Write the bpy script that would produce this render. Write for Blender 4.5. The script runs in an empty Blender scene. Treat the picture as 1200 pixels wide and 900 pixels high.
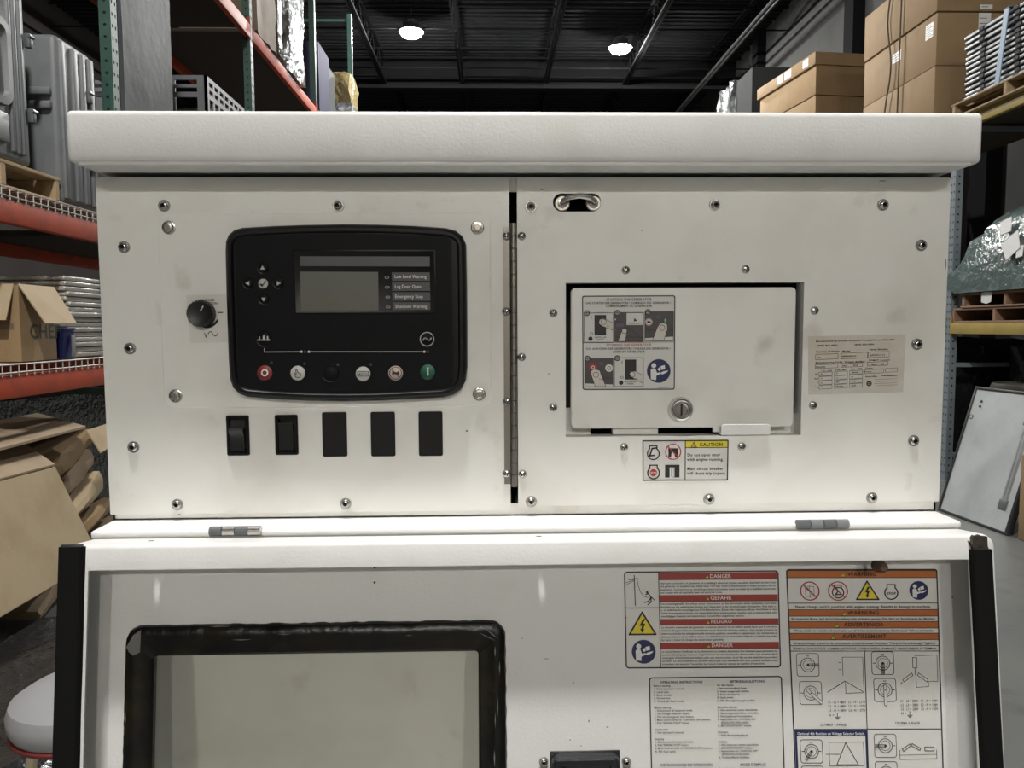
import bpy, bmesh, math, random
from mathutils import Vector, Matrix, geometry
random.seed(7)
SC = bpy.context.scene
COL = SC.collection
# ------------------------------------------------------------------ camera, world, exposure
CAMP = Vector((-.0386, -.7708, 1.5)); YAW, PIT, ROL, FPX = math.radians(1.51), math.radians(4.258), math.radians(-.269), 895.4
def cam_axes():
    f = Vector((math.sin(YAW), math.cos(YAW), 0)); r = Vector((math.cos(YAW), -math.sin(YAW), 0)); u = Vector((0, 0, 1))
    f2 = f*math.cos(PIT) - u*math.sin(PIT); u2 = u*math.cos(PIT) + f*math.sin(PIT)
    return r*math.cos(ROL) + u2*math.sin(ROL), u2*math.cos(ROL) - r*math.sin(ROL), f2
CR, CU, CF = cam_axes()
cd = bpy.data.cameras.new('camera'); cam = bpy.data.objects.new('camera', cd); COL.objects.link(cam)
cd.sensor_fit = 'HORIZONTAL'; cd.sensor_width = 36; cd.lens = FPX/1200*36; cd.clip_start = .02; cd.clip_end = 200
m = Matrix((CR, CU, -CF)).transposed().to_4x4(); m.translation = CAMP; cam.matrix_world = m
SC.camera = cam
W = bpy.data.worlds.new('world'); SC.world = W; W.use_nodes = True
W.node_tree.nodes['Background'].inputs[0].default_value = (.9, .95, 1, 1); W.node_tree.nodes['Background'].inputs[1].default_value = .02
SC.view_settings.view_transform = 'Standard'; SC.view_settings.look = 'None'; SC.view_settings.gamma = 1
SC.view_settings.use_curve_mapping = False; SC.view_settings.exposure = 0
LAMP = 1130.0           # radiance of the high bay lenses
# ------------------------------------------------------------------ materials
MATS = {}
def mat(name, col, rough=.6, metal=0, var=None, vscale=6, vlo=.45, vhi=.7, bump=0, bscale=300, spec=.5, coat=0, stretch=None, var2=None, v2scale=20, v2lo=.6, v2hi=.75):
    if name in MATS: return MATS[name]
    M = bpy.data.materials.new(name); M.use_nodes = True; nt = M.node_tree; b = nt.nodes['Principled BSDF']
    b.inputs['Base Color'].default_value = (*col, 1); b.inputs['Roughness'].default_value = rough
    b.inputs['Metallic'].default_value = metal; b.inputs['Specular IOR Level'].default_value = spec; b.inputs['Coat Weight'].default_value = coat
    tc = nt.nodes.new('ShaderNodeTexCoord'); src = tc.outputs['Object']
    if stretch:
        mp = nt.nodes.new('ShaderNodeMapping'); mp.inputs['Scale'].default_value = stretch; nt.links.new(src, mp.inputs[0]); src = mp.outputs[0]
    def noise(sc, det=4):
        n = nt.nodes.new('ShaderNodeTexNoise'); n.inputs['Scale'].default_value = sc; n.inputs['Detail'].default_value = det; nt.links.new(src, n.inputs['Vector']); return n.outputs[0]
    last = None
    for v, s, lo, hi in ((var, vscale, vlo, vhi), (var2, v2scale, v2lo, v2hi)):
        if v is None: continue
        mr = nt.nodes.new('ShaderNodeMapRange'); mr.inputs[1].default_value = lo; mr.inputs[2].default_value = hi; nt.links.new(noise(s, 6), mr.inputs[0])
        mx = nt.nodes.new('ShaderNodeMix'); mx.data_type = 'RGBA'; nt.links.new(mr.outputs[0], mx.inputs[0])
        if last is None: mx.inputs[6].default_value = (*col, 1)
        else: nt.links.new(last, mx.inputs[6])
        mx.inputs[7].default_value = (*v, 1); last = mx.outputs[2]
    if last is not None: nt.links.new(last, b.inputs['Base Color'])
    if bump:
        bp = nt.nodes.new('ShaderNodeBump'); bp.inputs['Strength'].default_value = bump; bp.inputs['Distance'].default_value = .3/bscale
        nt.links.new(noise(bscale, 3), bp.inputs['Height']); nt.links.new(bp.outputs[0], b.inputs['Normal'])
    MATS[name] = M; return M
def glassmat(name, tint, rough=.03, fac=.12, film=False):
    M = bpy.data.materials.new(name); M.use_nodes = True; nt = M.node_tree; nt.nodes.remove(nt.nodes['Principled BSDF'])
    t = nt.nodes.new('ShaderNodeBsdfTransparent'); t.inputs[0].default_value = (*tint, 1)
    g = nt.nodes.new('ShaderNodeBsdfGlossy'); g.inputs['Roughness'].default_value = rough
    f = nt.nodes.new('ShaderNodeLayerWeight'); f.inputs[0].default_value = .3
    ad = nt.nodes.new('ShaderNodeMath'); ad.operation = 'ADD'; ad.inputs[1].default_value = fac; nt.links.new(f.outputs[0], ad.inputs[0])
    mx = nt.nodes.new('ShaderNodeMixShader'); nt.links.new(ad.outputs[0], mx.inputs[0]); nt.links.new(t.outputs[0], mx.inputs[1]); nt.links.new(g.outputs[0], mx.inputs[2])
    nt.links.new(mx.outputs[0], nt.nodes['Material Output'].inputs[0]); return M
def emit(name, col, s):
    M = bpy.data.materials.new(name); M.use_nodes = True; nt = M.node_tree; b = nt.nodes['Principled BSDF']
    b.inputs['Base Color'].default_value = (.8, .8, .8, 1); b.inputs['Emission Color'].default_value = (*col, 1); b.inputs['Emission Strength'].default_value = s; return M
WHITE = mat('white powder coat', (.83, .82, .785), .45, var=(.72, .705, .655), vscale=9, vlo=.48, vhi=.75, var2=(.55, .51, .445), v2scale=19, v2lo=.64, v2hi=.84, bump=.1, bscale=420)
WHITEC = mat('cleaner white powder coat dimmed for light', (.715, .715, .70), .42, var=(.65, .645, .62), vscale=14, vlo=.5, vhi=.8, bump=.2, bscale=380)  # same white paint, toned darker to offset stronger light on hood and door
DARKIN = mat('unlit cabinet inside shade', (.03, .03, .03), .8)
RUBBER = mat('black foam rubber', (.007, .007, .007), .8, bump=.3, bscale=500, spec=.1)
PLASTIC = mat('black moulded plastic', (.006, .006, .007), .35, bump=.12, bscale=900, spec=.22)
FACE = mat('black membrane', (.006, .006, .0075), .5, spec=.12)
TAPE = mat('glossy black sealant', (.004, .004, .0035), .28, bump=.25, bscale=35, var=(.012, .010, .003), vscale=30, spec=.3)
LCD = mat('unlit liquid crystal display', (.115, .12, .105), .35, var=(.13, .125, .09), vscale=12)
LCDG = mat('grey display strip', (.07, .072, .075), .4)
STEEL = mat('zinc plated steel', (.46, .45, .43), .24, .9)
STEELD = mat('dull stainless hinge steel', (.25, .23, .205), .42, .9, bump=.1, bscale=300)
DARK = mat('black for shade and brackets', (.006, .006, .006), .7)  # flat black painting the shade in sockets, slots, holes and gaps
CHROME = mat('bright chrome', (.72, .71, .68), .2, .85)
GUN = mat('gunmetal paint', (.09, .10, .105), .4)
PKNOB = mat('black knob plastic', (.010, .010, .009), .42)
GLASS = glassmat('clear window pane', (.97, .975, .95), .03, .09)
PAPER = mat('sticker white', (.66, .65, .62), .5)
PAPERB = mat('yellowed sticker film', (.60, .55, .46), .45, var=(.66, .64, .60), vscale=20, vlo=.4, vhi=.65)
CLEARL = mat('clear film label', (.72, .705, .665), .3)
INK = mat('black ink', (.012, .012, .013), .5)
SRED = mat('danger red', (.30, .035, .025), .5); SORA = mat('warning orange', (.42, .12, .025), .5); SYEL = mat('safety yellow', (.70, .58, .04), .5)
SNAVY = mat('mandatory navy', (.012, .018, .085), .5); SRING = mat('prohibition red', (.40, .03, .03), .5); SGREY = mat('photo grey', (.07, .06, .06), .5)
SWH = mat('printed white', (.72, .72, .70), .5); SKIN = mat('printed hand', (.62, .58, .53), .5); BTNW = mat('white key', (.50, .50, .47), .45)
BTNR = mat('red key', (.20, .022, .02), .45); BTNG = mat('green key', (.008, .10, .055), .45); GREYT = mat('key legend grey', (.48, .48, .46), .5); LEDD = mat('unlit led', (.045, .05, .045), .3)
BTNP = mat('pinkish key', (.52, .42, .37), .45); LEDG = mat('green led', (.02, .06, .04), .3)
CONC = mat('sealed grey concrete', (.12, .124, .12), .42, var=(.155, .16, .152), vscale=.9, vlo=.35, vhi=.7, var2=(.095, .098, .094), v2scale=5, v2lo=.55, v2hi=.7, bump=.08, bscale=30)
CEILM = mat('dark painted roof deck', (.020, .021, .022), .9, spec=.1); JOIST = mat('dark painted steel', (.010, .010, .011), .9, spec=.1)
WALLG = mat('grey panel wall', (.075, .075, .073), .8, spec=.1, var=(.06, .061, .06), vscale=1.5); WALLD = mat('dark corrugated wall', (.034, .030, .029), .8, spec=.2)
CARD = mat('brown corrugated cardboard', (.29, .193, .098), .8, var=(.25, .166, .084), vscale=4, bump=.15, bscale=60)
CARDL = mat('pale corrugated cardboard', (.43, .335, .215), .8, var=(.37, .28, .17), vscale=5, bump=.15, bscale=60)
CARDD = mat('grubby cardboard', (.30, .225, .145), .85, var=(.22, .165, .105), vscale=6, bump=.2, bscale=50)
CTAPE = mat('packing tape', (.30, .20, .10), .2)
WOOD = mat('rough pallet pine', (.36, .26, .14), .8, var=(.26, .18, .095), vscale=5, stretch=(8, 1, 8), bump=.2, bscale=60)
WOODR = mat('reddish pallet wood', (.24, .14, .085), .8, var=(.17, .10, .06), vscale=5, stretch=(8, 1, 8), bump=.2, bscale=60)
ORANGE = mat('orange red rack paint', (.40, .062, .026), .6, spec=.2, var=(.25, .052, .03), vscale=7, var2=(.16, .08, .06), v2scale=18, v2lo=.65, v2hi=.72)
RGREEN = mat('dark green rack paint', (.03, .075, .06), .45, var=(.04, .09, .075), vscale=9); RGREY = mat('blue grey rack paint', (.17, .20, .22), .5); YELLOW = mat('dull yellow rack paint', (.34, .25, .06), .5, var=(.27, .20, .06), vscale=6)
GALV = mat('galvanised wire', (.50, .46, .42), .5, .4); GREYP = mat('grey moulded polyethylene', (.155, .163, .17), .5, var=(.13, .137, .143), vscale=5)
FOIL = mat('crumpled silver film', (.24, .255, .26), .25, .6, bump=1, bscale=8, var=(.10, .105, .11), vscale=9); SHEET = mat('grey stretch wrapped sheet', (.075, .081, .086), .5, var=(.055, .06, .064), vscale=3, bump=.12, bscale=12, spec=.06)
BAGM = mat('grey green polythene bag', (.10, .135, .13), .2, var=(.20, .245, .235), vscale=7, vlo=.5, vhi=.72, bump=.9, bscale=16, coat=.5)
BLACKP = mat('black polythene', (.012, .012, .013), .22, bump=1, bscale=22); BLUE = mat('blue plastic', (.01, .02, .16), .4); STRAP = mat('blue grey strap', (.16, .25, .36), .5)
ALU = mat('aluminium slat edge', (.17, .18, .185), .45, .3, var=(.09, .097, .10), vscale=9); BOARD = mat('scuffed white panel', (.50, .525, .525), .4, var=(.40, .425, .425), vscale=4, vlo=.4, vhi=.7, bump=.1, bscale=30)
BLKPAINT = mat('worn black trim', (.025, .027, .028), .45); SEAT = mat('grey upholstery vinyl', (.27, .27, .275), .45, bump=.1, bscale=80); REDP = mat('red piping', (.15, .022, .02), .5)
CREAM = mat('cream painted leg', (.45, .38, .27), .5); RUST = mat('brown rust', (.10, .06, .04), .9, bump=.8, bscale=200); YFILM = mat('yellowed film', (.27, .21, .10), .25, .15, bump=.9, bscale=14)
PURP = mat('slate blue panel', (.05, .05, .085), .7, spec=.1); DKBOX = mat('dark grey carton', (.035, .036, .038), .8, spec=.08); LENS = emit('high bay lens', (1, .985, .95), LAMP)
# ------------------------------------------------------------------ object helpers
WLOC = {}
def tag(o, label=None, cat=None, group=None, kind=None):
    for k, v in (('label', label), ('category', cat), ('group', group), ('kind', kind)):
        if v: o[k] = v
    return o
def thing(name, label, cat, loc, group=None):
    o = bpy.data.objects.new(name, None); o.empty_display_size = .1; COL.objects.link(o); o.location = loc; WLOC[o.name] = Vector(loc)
    return tag(o, label, cat, group)
def obj(name, bm, mats, parent=None, label=None, smooth=35, kind=None, origin=None):
    """links a bmesh written in world coordinates as one object whose origin sits at its middle"""
    if not isinstance(mats, (list, tuple)): mats = [mats]
    bmesh.ops.recalc_face_normals(bm, faces=bm.faces) if smooth is not False else None
    co = [v.co for v in bm.verts]
    c = origin if origin is not None else Vector([(min(p[i] for p in co) + max(p[i] for p in co))/2 for i in range(3)])
    bmesh.ops.translate(bm, verts=bm.verts, vec=-c)
    me = bpy.data.meshes.new(name); bm.to_mesh(me); bm.free()
    for mm in mats: me.materials.append(mm)
    if smooth:
        me.shade_smooth(); me.set_sharp_from_angle(angle=math.radians(smooth if smooth is not True else 40))
    o = bpy.data.objects.new(name, me); COL.objects.link(o)
    o.location = c
    if parent is not None: o.parent = parent; o.location = c - WLOC[parent.name]
    WLOC[o.name] = Vector(c)
    return tag(o, label, kind=kind)
def twin(o, wpos, parent):
    c = o.copy(); COL.objects.link(c); c.parent = parent; c.location = Vector(wpos) - (WLOC[parent.name] if parent else Vector()); WLOC[c.name] = Vector(wpos); return c
def dup(root, loc, rotz=None, label=None, group=None):
    r = root.copy(); COL.objects.link(r); r.location = loc; WLOC[r.name] = Vector(loc)
    if rotz is not None: r.rotation_euler = (0, 0, rotz)
    if label: r['label'] = label
    if group: r['group'] = group
    for ch in list(root.children):
        c = ch.copy(); COL.objects.link(c); c.parent = r
        for g in list(ch.children):
            d = g.copy(); COL.objects.link(d); d.parent = c
    return r
def BM(): return bmesh.new()
def merge(bm, t, mi=0):
    vs = [bm.verts.new(v.co) for v in t.verts]; t.verts.index_update()
    for f in t.faces:
        try: g = bm.faces.new([vs[v.index] for v in f.verts]); g.material_index = mi; g.smooth = True
        except ValueError: pass
    t.free()
def box(bm, a, b, mi=0, bev=0, seg=2, M=None):
    t = bmesh.new(); bmesh.ops.create_cube(t, size=1)
    a, b = Vector(a), Vector(b)
    for v in t.verts: v.co = Vector([(a[i] + b[i])/2 + v.co[i]*(b[i] - a[i]) for i in range(3)])
    if bev: bmesh.ops.bevel(t, geom=t.edges[:], offset=bev, segments=seg, affect='EDGES', profile=.5)
    if M is not None: bmesh.ops.transform(t, matrix=M, verts=t.verts)
    merge(bm, t, mi)
def cyl(bm, p, q, r, mi=0, n=16, r2=None, cap=True):
    p, q = Vector(p), Vector(q); d = q - p; t = bmesh.new()
    bmesh.ops.create_cone(t, cap_ends=cap, segments=n, radius1=r, radius2=r if r2 is None else r2, depth=d.length)
    M = d.to_track_quat('Z', 'Y').to_matrix().to_4x4(); M.translation = (p + q)/2; bmesh.ops.transform(t, matrix=M, verts=t.verts); merge(bm, t, mi)
def tube(bm, pts, r, mi=0, n=8):
    pts = [Vector(p) for p in pts]; rings = []
    for i, p in enumerate(pts):
        d = (pts[min(i+1, len(pts)-1)] - pts[max(i-1, 0)]).normalized()
        a = d.orthogonal().normalized() if i == 0 else (ax - d*ax.dot(d)).normalized()
        ax = a; b = d.cross(a)
        rings.append([bm.verts.new(p + (a*math.cos(k*2*math.pi/n) + b*math.sin(k*2*math.pi/n))*r) for k in range(n)])
    skin(bm, rings, mi, close=True)
    for rg in (rings[0], rings[-1]): bm.faces.new(rg).material_index = mi
def skin(bm, rings, mi=0, close=True):
    for A, B in zip(rings, rings[1:]):
        n = len(A)
        for k in range(n if close else n-1):
            f = bm.faces.new((A[k], A[(k+1) % n], B[(k+1) % n], B[k])); f.material_index = mi; f.smooth = True
class Frame:
    """a flat face of the place: origin, right, up and outward normal"""
    def __init__(s, o, x, y):
        s.o, s.x, s.y = Vector(o), Vector(x).normalized(), Vector(y).normalized(); s.n = s.x.cross(s.y).normalized()
    def at(s, u, v, h=0): return s.o + s.x*u + s.y*v + s.n*h
    def px(s, a, b, h=0):
        d = CF + CR*((a - 600)/FPX) - CU*((b - 450)/FPX); o = s.o + s.n*h
        p = CAMP + d*((o - CAMP).dot(s.n)/d.dot(s.n)) - s.o
        return p.dot(s.x), p.dot(s.y)
    def pxs(s, pts, h=0): return [s.px(a, b, h) for a, b in pts]
    def mat(s, u, v, h=0):
        M = Matrix((s.x, s.y, s.n)).transposed().to_4x4(); M.translation = s.at(u, v, h); return M
def rrect(x0, y0, x1, y1, r, n=5):
    P = []
    for cx, cy, a in ((x1-r, y1-r, 0), (x0+r, y1-r, 90), (x0+r, y0+r, 180), (x1-r, y0+r, 270)):
        for k in range(n+1):
            t = math.radians(a + 90*k/n); P.append((cx + r*math.cos(t), cy + r*math.sin(t)))
    return P
def circ(cx, cy, r, n=20, a0=0): return [(cx + r*math.cos(a0 + 2*math.pi*k/n), cy + r*math.sin(a0 + 2*math.pi*k/n)) for k in range(n)]
def inset(P, d):
    n = len(P); out = []; A = sum(P[i][0]*P[(i+1) % n][1] - P[(i+1) % n][0]*P[i][1] for i in range(n)); s = 1 if A > 0 else -1
    for i in range(n):
        a, b, c = Vector(P[i-1]), Vector(P[i]), Vector(P[(i+1) % n]); e, f = (b-a), (c-b)
        e = e.normalized() if e.length > 1e-9 else f.normalized(); f = f.normalized() if f.length > 1e-9 else e
        nn = Vector((-(e.y+f.y), e.x+f.x))*s
        nn = nn.normalized() if nn.length > 1e-9 else nn
        out.append(tuple(b + nn*(d/max(.5, math.sqrt(max(.25, (1+e.dot(f))/2))))))
    return out
def plate(bm, F, outer, holes=(), h0=0, h1=.003, mi=0):
    loops = [list(outer)] + [list(h) for h in holes]; flat = [p for L in loops for p in L]
    tri = geometry.tessellate_polygon([[Vector((p[0], p[1], 0)) for p in L] for L in loops])
    top = [bm.verts.new(F.at(p[0], p[1], h1)) for p in flat]; bot = [bm.verts.new(F.at(p[0], p[1], h0)) for p in flat]
    for t in tri:
        for V in (top, bot):
            try: bm.faces.new([V[i] for i in t]).material_index = mi
            except ValueError: pass
    k = 0
    for L in loops:
        n = len(L)
        for i in range(n):
            a, b = k+i, k+(i+1) % n; bm.faces.new((top[a], top[b], bot[b], bot[a])).material_index = mi
        k += n
def loft(bm, F, rings, mi=0, cap0=False, cap1=False, close=True):
    R = [[bm.verts.new(F.at(u, v, h)) for u, v in P] for P, h in rings]
    skin(bm, R, mi, close)
    if cap0: bm.faces.new(R[0]).material_index = mi
    if cap1: bm.faces.new(R[-1]).material_index = mi
    return R
def lathe(bm, F, u, v, prof, n=20, mis=None, cap=True):
    R = [[bm.verts.new(F.at(u + r*math.cos(2*math.pi*k/n), v + r*math.sin(2*math.pi*k/n), h)) for k in range(n)] for r, h in prof]
    for i, (A, B) in enumerate(zip(R, R[1:])): skin(bm, [A, B], mis[i] if mis else 0)
    if cap: bm.faces.new(R[-1]).material_index = mis[-1] if mis else 0
# ------------------------------------------------------------------ lettering: one small mesh per character of the built-in font
GL = {}
def _glyph_mesh(s, off):
    c = bpy.data.curves.new('glyph', 'FONT'); c.body = s; c.resolution_u = 2; c.offset = off; c.fill_mode = 'FRONT'
    o = bpy.data.objects.new('glyph', c); COL.objects.link(o); me = o.to_mesh()
    V = [(v.co.x, v.co.y) for v in me.vertices]; P = [tuple(p.vertices) for p in me.polygons]
    o.to_mesh_clear(); bpy.data.objects.remove(o); bpy.data.curves.remove(c); return V, P
HX = None
def glyph(ch, bold):
    global HX
    k = (ch, bold)
    if k not in GL:
        if HX is None: HX = max(x for x, y in _glyph_mesh('H', 0)[0])
        V, P = _glyph_mesh(ch, .020 if bold else .008) if ch != ' ' else ([], [])
        xs = [x for x, y in _glyph_mesh(ch + 'H', 0)[0]]
        GL[k] = (V, P, max(xs) - HX)
    return GL[k]
def layout(s, bold): 
    x = 0; out = []
    for ch in s:
        V, P, a = glyph(ch, bold); out.append((x, V, P)); x += a + (.045 if bold else .02)
    return out, x
class Sticker:
    """flat print on a face: authored in nominal units over a rectangle, laid between four corners"""
    def __init__(s, F, h, corners, rect, bg=PAPER, bgr=1.2, frame=None):
        s.F, s.h, s.rect = F, h, rect; s.c = [Vector(F.px(a, b, h)) for a, b in corners]; s.bm = BM(); s.mats = []; s.z = 0
        x0, y0, x1, y1 = rect
        if bg: s.poly(rrect(x0, y0, x1, y1, bgr, 4), bg)
        if frame: s.outline(rrect(x0, y0, x1, y1, bgr, 4), frame, INK)
    def mi(s, m):
        if m not in s.mats: s.mats.append(m)
        return s.mats.index(m)
    def uv(s, x, y):
        x0, y0, x1, y1 = s.rect; a, b = (x-x0)/(x1-x0), (y-y0)/(y1-y0); c = s.c
        return (c[0]*(1-a) + c[1]*a)*(1-b) + (c[3]*(1-a) + c[2]*a)*b
    def vert(s, x, y, z): p = s.uv(x, y); return s.bm.verts.new(s.F.at(p.x, p.y, s.h + .00012*(z+1)))
    def poly(s, pts, m, z=None):
        z = s.z if z is None else z; V = [s.vert(x, y, z) for x, y in pts]; i = s.mi(m)
        if len(V) <= 4:
            s.bm.faces.new(V).material_index = i
        else:
            for t in geometry.tessellate_polygon([[Vector((p[0], p[1], 0)) for p in pts]]): s.bm.faces.new([V[k] for k in t]).material_index = i
    def rect_(s, x0, y0, x1, y1, m, z=1): s.poly([(x0, y0), (x1, y0), (x1, y1), (x0, y1)], m, z)
    def outline(s, pts, w, m=INK, z=2, close=True):
        n = len(pts)
        for i in range(n if close else n-1):
            s.line(pts[i], pts[(i+1) % n], w, m, z)
    def line(s, p, q, w, m=INK, z=2):
        p, q = Vector(p), Vector(q); d = q-p
        if d.length < 1e-6: return
        d.normalize(); n = Vector((-d.y, d.x))*w/2; e = d*w/2*.9
        s.poly([p-e+n, q+e+n, q+e-n, p-e-n], m, z)
    def path(s, pts, w, m=INK, z=2): s.outline(pts, w, m, z, False)
    def disc(s, x, y, r, m, z=1, n=24): s.poly(circ(x, y, r, n), m, z)
    def ring(s, x, y, r, w, m, z=3, n=28):
        i = s.mi(m); A = [s.vert(a, b, z) for a, b in circ(x, y, r+w/2, n)]; B = [s.vert(a, b, z) for a, b in circ(x, y, r-w/2, n)]
        for k in range(n): s.bm.faces.new((A[k], A[(k+1) % n], B[(k+1) % n], B[k])).material_index = i
    def text(s, t, x, y, h, m=INK, al='l', w=None, bold=False, z=4):
        """y is the baseline, h the capital height; w squeezes or stretches the line to that width"""
        L, tot = layout(t, bold); k = h/.73; sx = (w/tot) if w else k; x -= {'l': 0, 'c': .5, 'r': 1}[al]*tot*sx; i = s.mi(m)
        for ox, V, P in L:
            vs = [s.vert(x + (ox+a)*sx, y - b*k, z) for a, b in V]
            for p in P:
                try: s.bm.faces.new([vs[q] for q in p]).material_index = i
                except ValueError: pass
    def para(s, lines, x, y, dy, h, m=INK, al='l', w=None, bold=True):
        for i, t in enumerate(lines): 
            if t: s.text(t, x, y + i*dy, h, m, al, w if (w and i < len(lines)-1) else None, bold)
    def done(s, name, parent, label=None): return obj(name, s.bm, s.mats, parent, label, smooth=False)
# ready made pictograms
def sym_read(s, x, y, r, m=SNAVY):
    s.disc(x, y, r, m, 3, 32); k = r/10
    s.disc(x-4.2*k, y-4.6*k, 2.1*k, SWH, 5, 14)
    s.poly([(x-6.6*k, y+7*k), (x-6.8*k, y-1*k), (x-5.6*k, y-2.2*k), (x-2.8*k, y-2*k), (x-1.5*k, y+1.6*k), (x+1.6*k, y+1*k), (x+1.8*k, y+2.4*k), (x-2*k, y+4*k), (x-2.2*k, y+7.6*k)], SWH, 5)
    s.poly([(x-1.2*k, y-1.4*k), (x+1*k, y-3.6*k), (x+1.8*k, y-1*k), (x+.4*k, y+.2*k)], SWH, 5)
    s.poly([(x+1.4*k, y-4*k), (x+5*k, y-5*k), (x+5.4*k, y-1.6*k), (x+2.2*k, y-.8*k)], SWH, 5)
    s.poly([(x+1.4*k, y+2*k), (x+3*k, y+.6*k), (x+8*k, y-.6*k), (x+7*k, y+1*k), (x+3*k, y+3*k)], SWH, 5)
def sym_volt(s, x, y, r, body=SYEL):
    P = [(x, y-r), (x+r*1.02, y+r*.72), (x-r*1.02, y+r*.72)]; s.poly(P, body, 2); s.outline(P, r*.13, INK, 3); k = r/10
    s.poly([(x+.6*k, y-5.2*k), (x-2.4*k, y+.6*k), (x-.4*k, y+.5*k), (x-1*k, y+3*k), (x-2*k, y+2.6*k), (x-.3*k, y+6*k), (x+1.6*k, y+3*k), (x+.5*k, y+3.2*k), (x+2.2*k, y-1.4*k), (x+.1*k, y-1.1*k), (x+2.4*k, y-4.6*k)], INK, 5)
def sym_alert(s, x, y, r, body=SYEL):
    P = [(x, y-r), (x+r, y+r*.8), (x-r, y+r*.8)]; s.poly(P, body, 4); s.outline(P, r*.2, INK, 5); s.line((x, y-r*.3), (x, y+r*.25), r*.22, INK, 6); s.disc(x, y+r*.52, r*.13, INK, 6, 8)
def sym_engine(s, x, y, r, w):
    pts = [(x + r*math.cos(t), y + r*.25 + r*math.sin(t)) for t in [math.radians(-52 + k*(284)/22) for k in range(23)]]
    pts = pts + [(x-r*.62, y-r*1.05), (x+r*.62, y-r*1.05), pts[0]]
    s.path(pts, w, INK, 3)
def sym_ban(s, x, y, r, w, m=SRING): s.ring(x, y, r, w, m, 6); k = r*.7; s.line((x-k, y-k), (x+k, y+k), w, m, 6)
# ================================================================== the setting
XL0, XR0, YF0, YB0, ZC = -9.0, 6.2, -16.0, 32.0, 8.2
def struct(name, a, b, m, label=None):
    bm = BM(); box(bm, a, b); return obj(name, bm, m, None, label, kind='structure')
struct('floor', (XL0, YF0, -.2), (XR0, YB0, 0), CONC, 'smooth grey sealed concrete warehouse floor')
ceil = struct('ceiling', (XL0, YF0, ZC), (XR0, YB0, ZC+.15), CEILM, 'dark painted corrugated warehouse roof deck above steel joists')
wl = struct('wall_left', (XL0-.2, YF0, 0), (XL0, YB0, ZC), WALLD, 'dark brown corrugated wall behind the green posted rack')
wr = struct('wall_right', (XR0, YF0, 0), (XR0+.2, YB0, ZC), WALLG, 'grey panel wall behind the right hand racking')
struct('wall_back', (XL0, YB0, 0), (XR0, YB0+.2, ZC), WALLD, 'dark far end wall of the warehouse')
struct('wall_front', (XL0, YF0-.2, 0), (XR0, YF0, ZC), mat('tan end wall', (.46, .405, .32), .8), 'tan end wall opposite the far end wall')
for i, z in enumerate((1.9, 3.0, 4.1, 5.2, 6.3, 7.4)):
    bm = BM(); box(bm, (XL0, YF0, z-.06), (XL0+.1, YB0, z+.06)); obj('girt', bm, WALLD, wl)
for y in (8.72, 12.35, 17):
    bm = BM(); box(bm, (XR0-.2, y-.17, 0), (XR0, y+.17, ZC)); obj('column', bm, JOIST, wr)
def joist(x, y0, y1):
    bm = BM(); zb, zt = 7.62, 8.15
    for z in (zb, zt):
        for s in (-1, 1): box(bm, (x+s*.012, y0, z-.03), (x+s*.06, y1, z+.02))
    n = int((y1-y0)/.45)
    for k in range(n):
        a, b = y0 + (y1-y0)*k/n, y0 + (y1-y0)*(k+1)/n
        cyl(bm, (x, a, zb if k % 2 else zt), (x, b, zt if k % 2 else zb), .014, n=5)
    obj('joist', bm, JOIST, ceil)
for x in (-6.7, -4.7, -2.68, -.74, 1.36, 3.36, 5.4):
    joist(x, -3, 18.9); joist(x+.1, 19.3, 31)
for y in (11.6, 13.4, 15.55, 17.95, 18.6, 24.2, 21.2):
    bm = BM(); cyl(bm, (XL0, y, 8.12), (XR0, y, 8.12), .03, n=6); cyl(bm, (XL0, y, 7.66), (XR0, y, 7.66), .018, n=6); obj('bridging_bar', bm, JOIST, ceil)
bm = BM(); box(bm, (XL0, 19.0, 7.55), (XR0, 19.2, 8.18)); box(bm, (XL0, 18.95, 7.5), (XR0, 19.25, 7.55)); obj('girder', bm, JOIST, ceil)
bm = BM(); ribs = [ -2 + .21*k for k in range(130)]
for y in ribs: box(bm, (XL0, y, ZC-.035), (XR0, y+.09, ZC))
obj('deck_rib', bm, CEILM, ceil, kind='stuff')
bm = BM(); cyl(bm, (5.03, 2, 7.3), (5.03, 30, 7.3), .04, n=10); cyl(bm, (5.25, 2, 7.45), (5.25, 30, 7.45), .025, n=8); obj('sprinkler_pipe', bm, mat('pipe grey', (.03, .03, .03), .5, .2, spec=.2), ceil)
# high bay lamps
def lamp(x, y, label):
    t = thing('high_bay_lamp', label, 'ceiling lamp', (x, y, 7.6), 'round high bay lamps under the roof')
    F = Frame((x, y, 7.6), (1, 0, 0), (0, -1, 0))     # outward is down
    bm = BM(); lathe(bm, F, 0, 0, [(.255, 0), (.25, -.03), (.19, -.09), (.15, -.2), (.09, -.24), (.02, -.26)], 28, cap=True); obj('housing', bm, GUN, t)
    bm = BM(); lathe(bm, F, 0, 0, [(.225, -.02), (.223, .012), (.205, .055), (.16, .088), (.09, .106), (.01, .112)], 28); obj('lens', bm, LENS, t)
    bm = BM(); cyl(bm, (x, y, 7.84), (x, y, ZC-.036), .012, n=8); obj('rod', bm, JOIST, t)
lamp(-1.66, 15.6, 'glowing round ceiling lamp further left of the two in view'); lamp(2.83, 16.45, 'glowing round ceiling lamp further right of the two in view')
for x, y, t in ((-.36, -.95, 'over the generator cabinet'), (-1.6, -14.6, 'unseen near the tan end wall, left of the aisle, added as fill'), (3.0, -14.6, 'unseen near the tan end wall, right of the aisle, added as fill'), (.3, 10.8, 'unseen between the racks, added to light the goods')):  # end wall and rack lamps are unseen, added for fill light
    lamp(x, y, 'round high bay lamp hanging ' + t)
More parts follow.
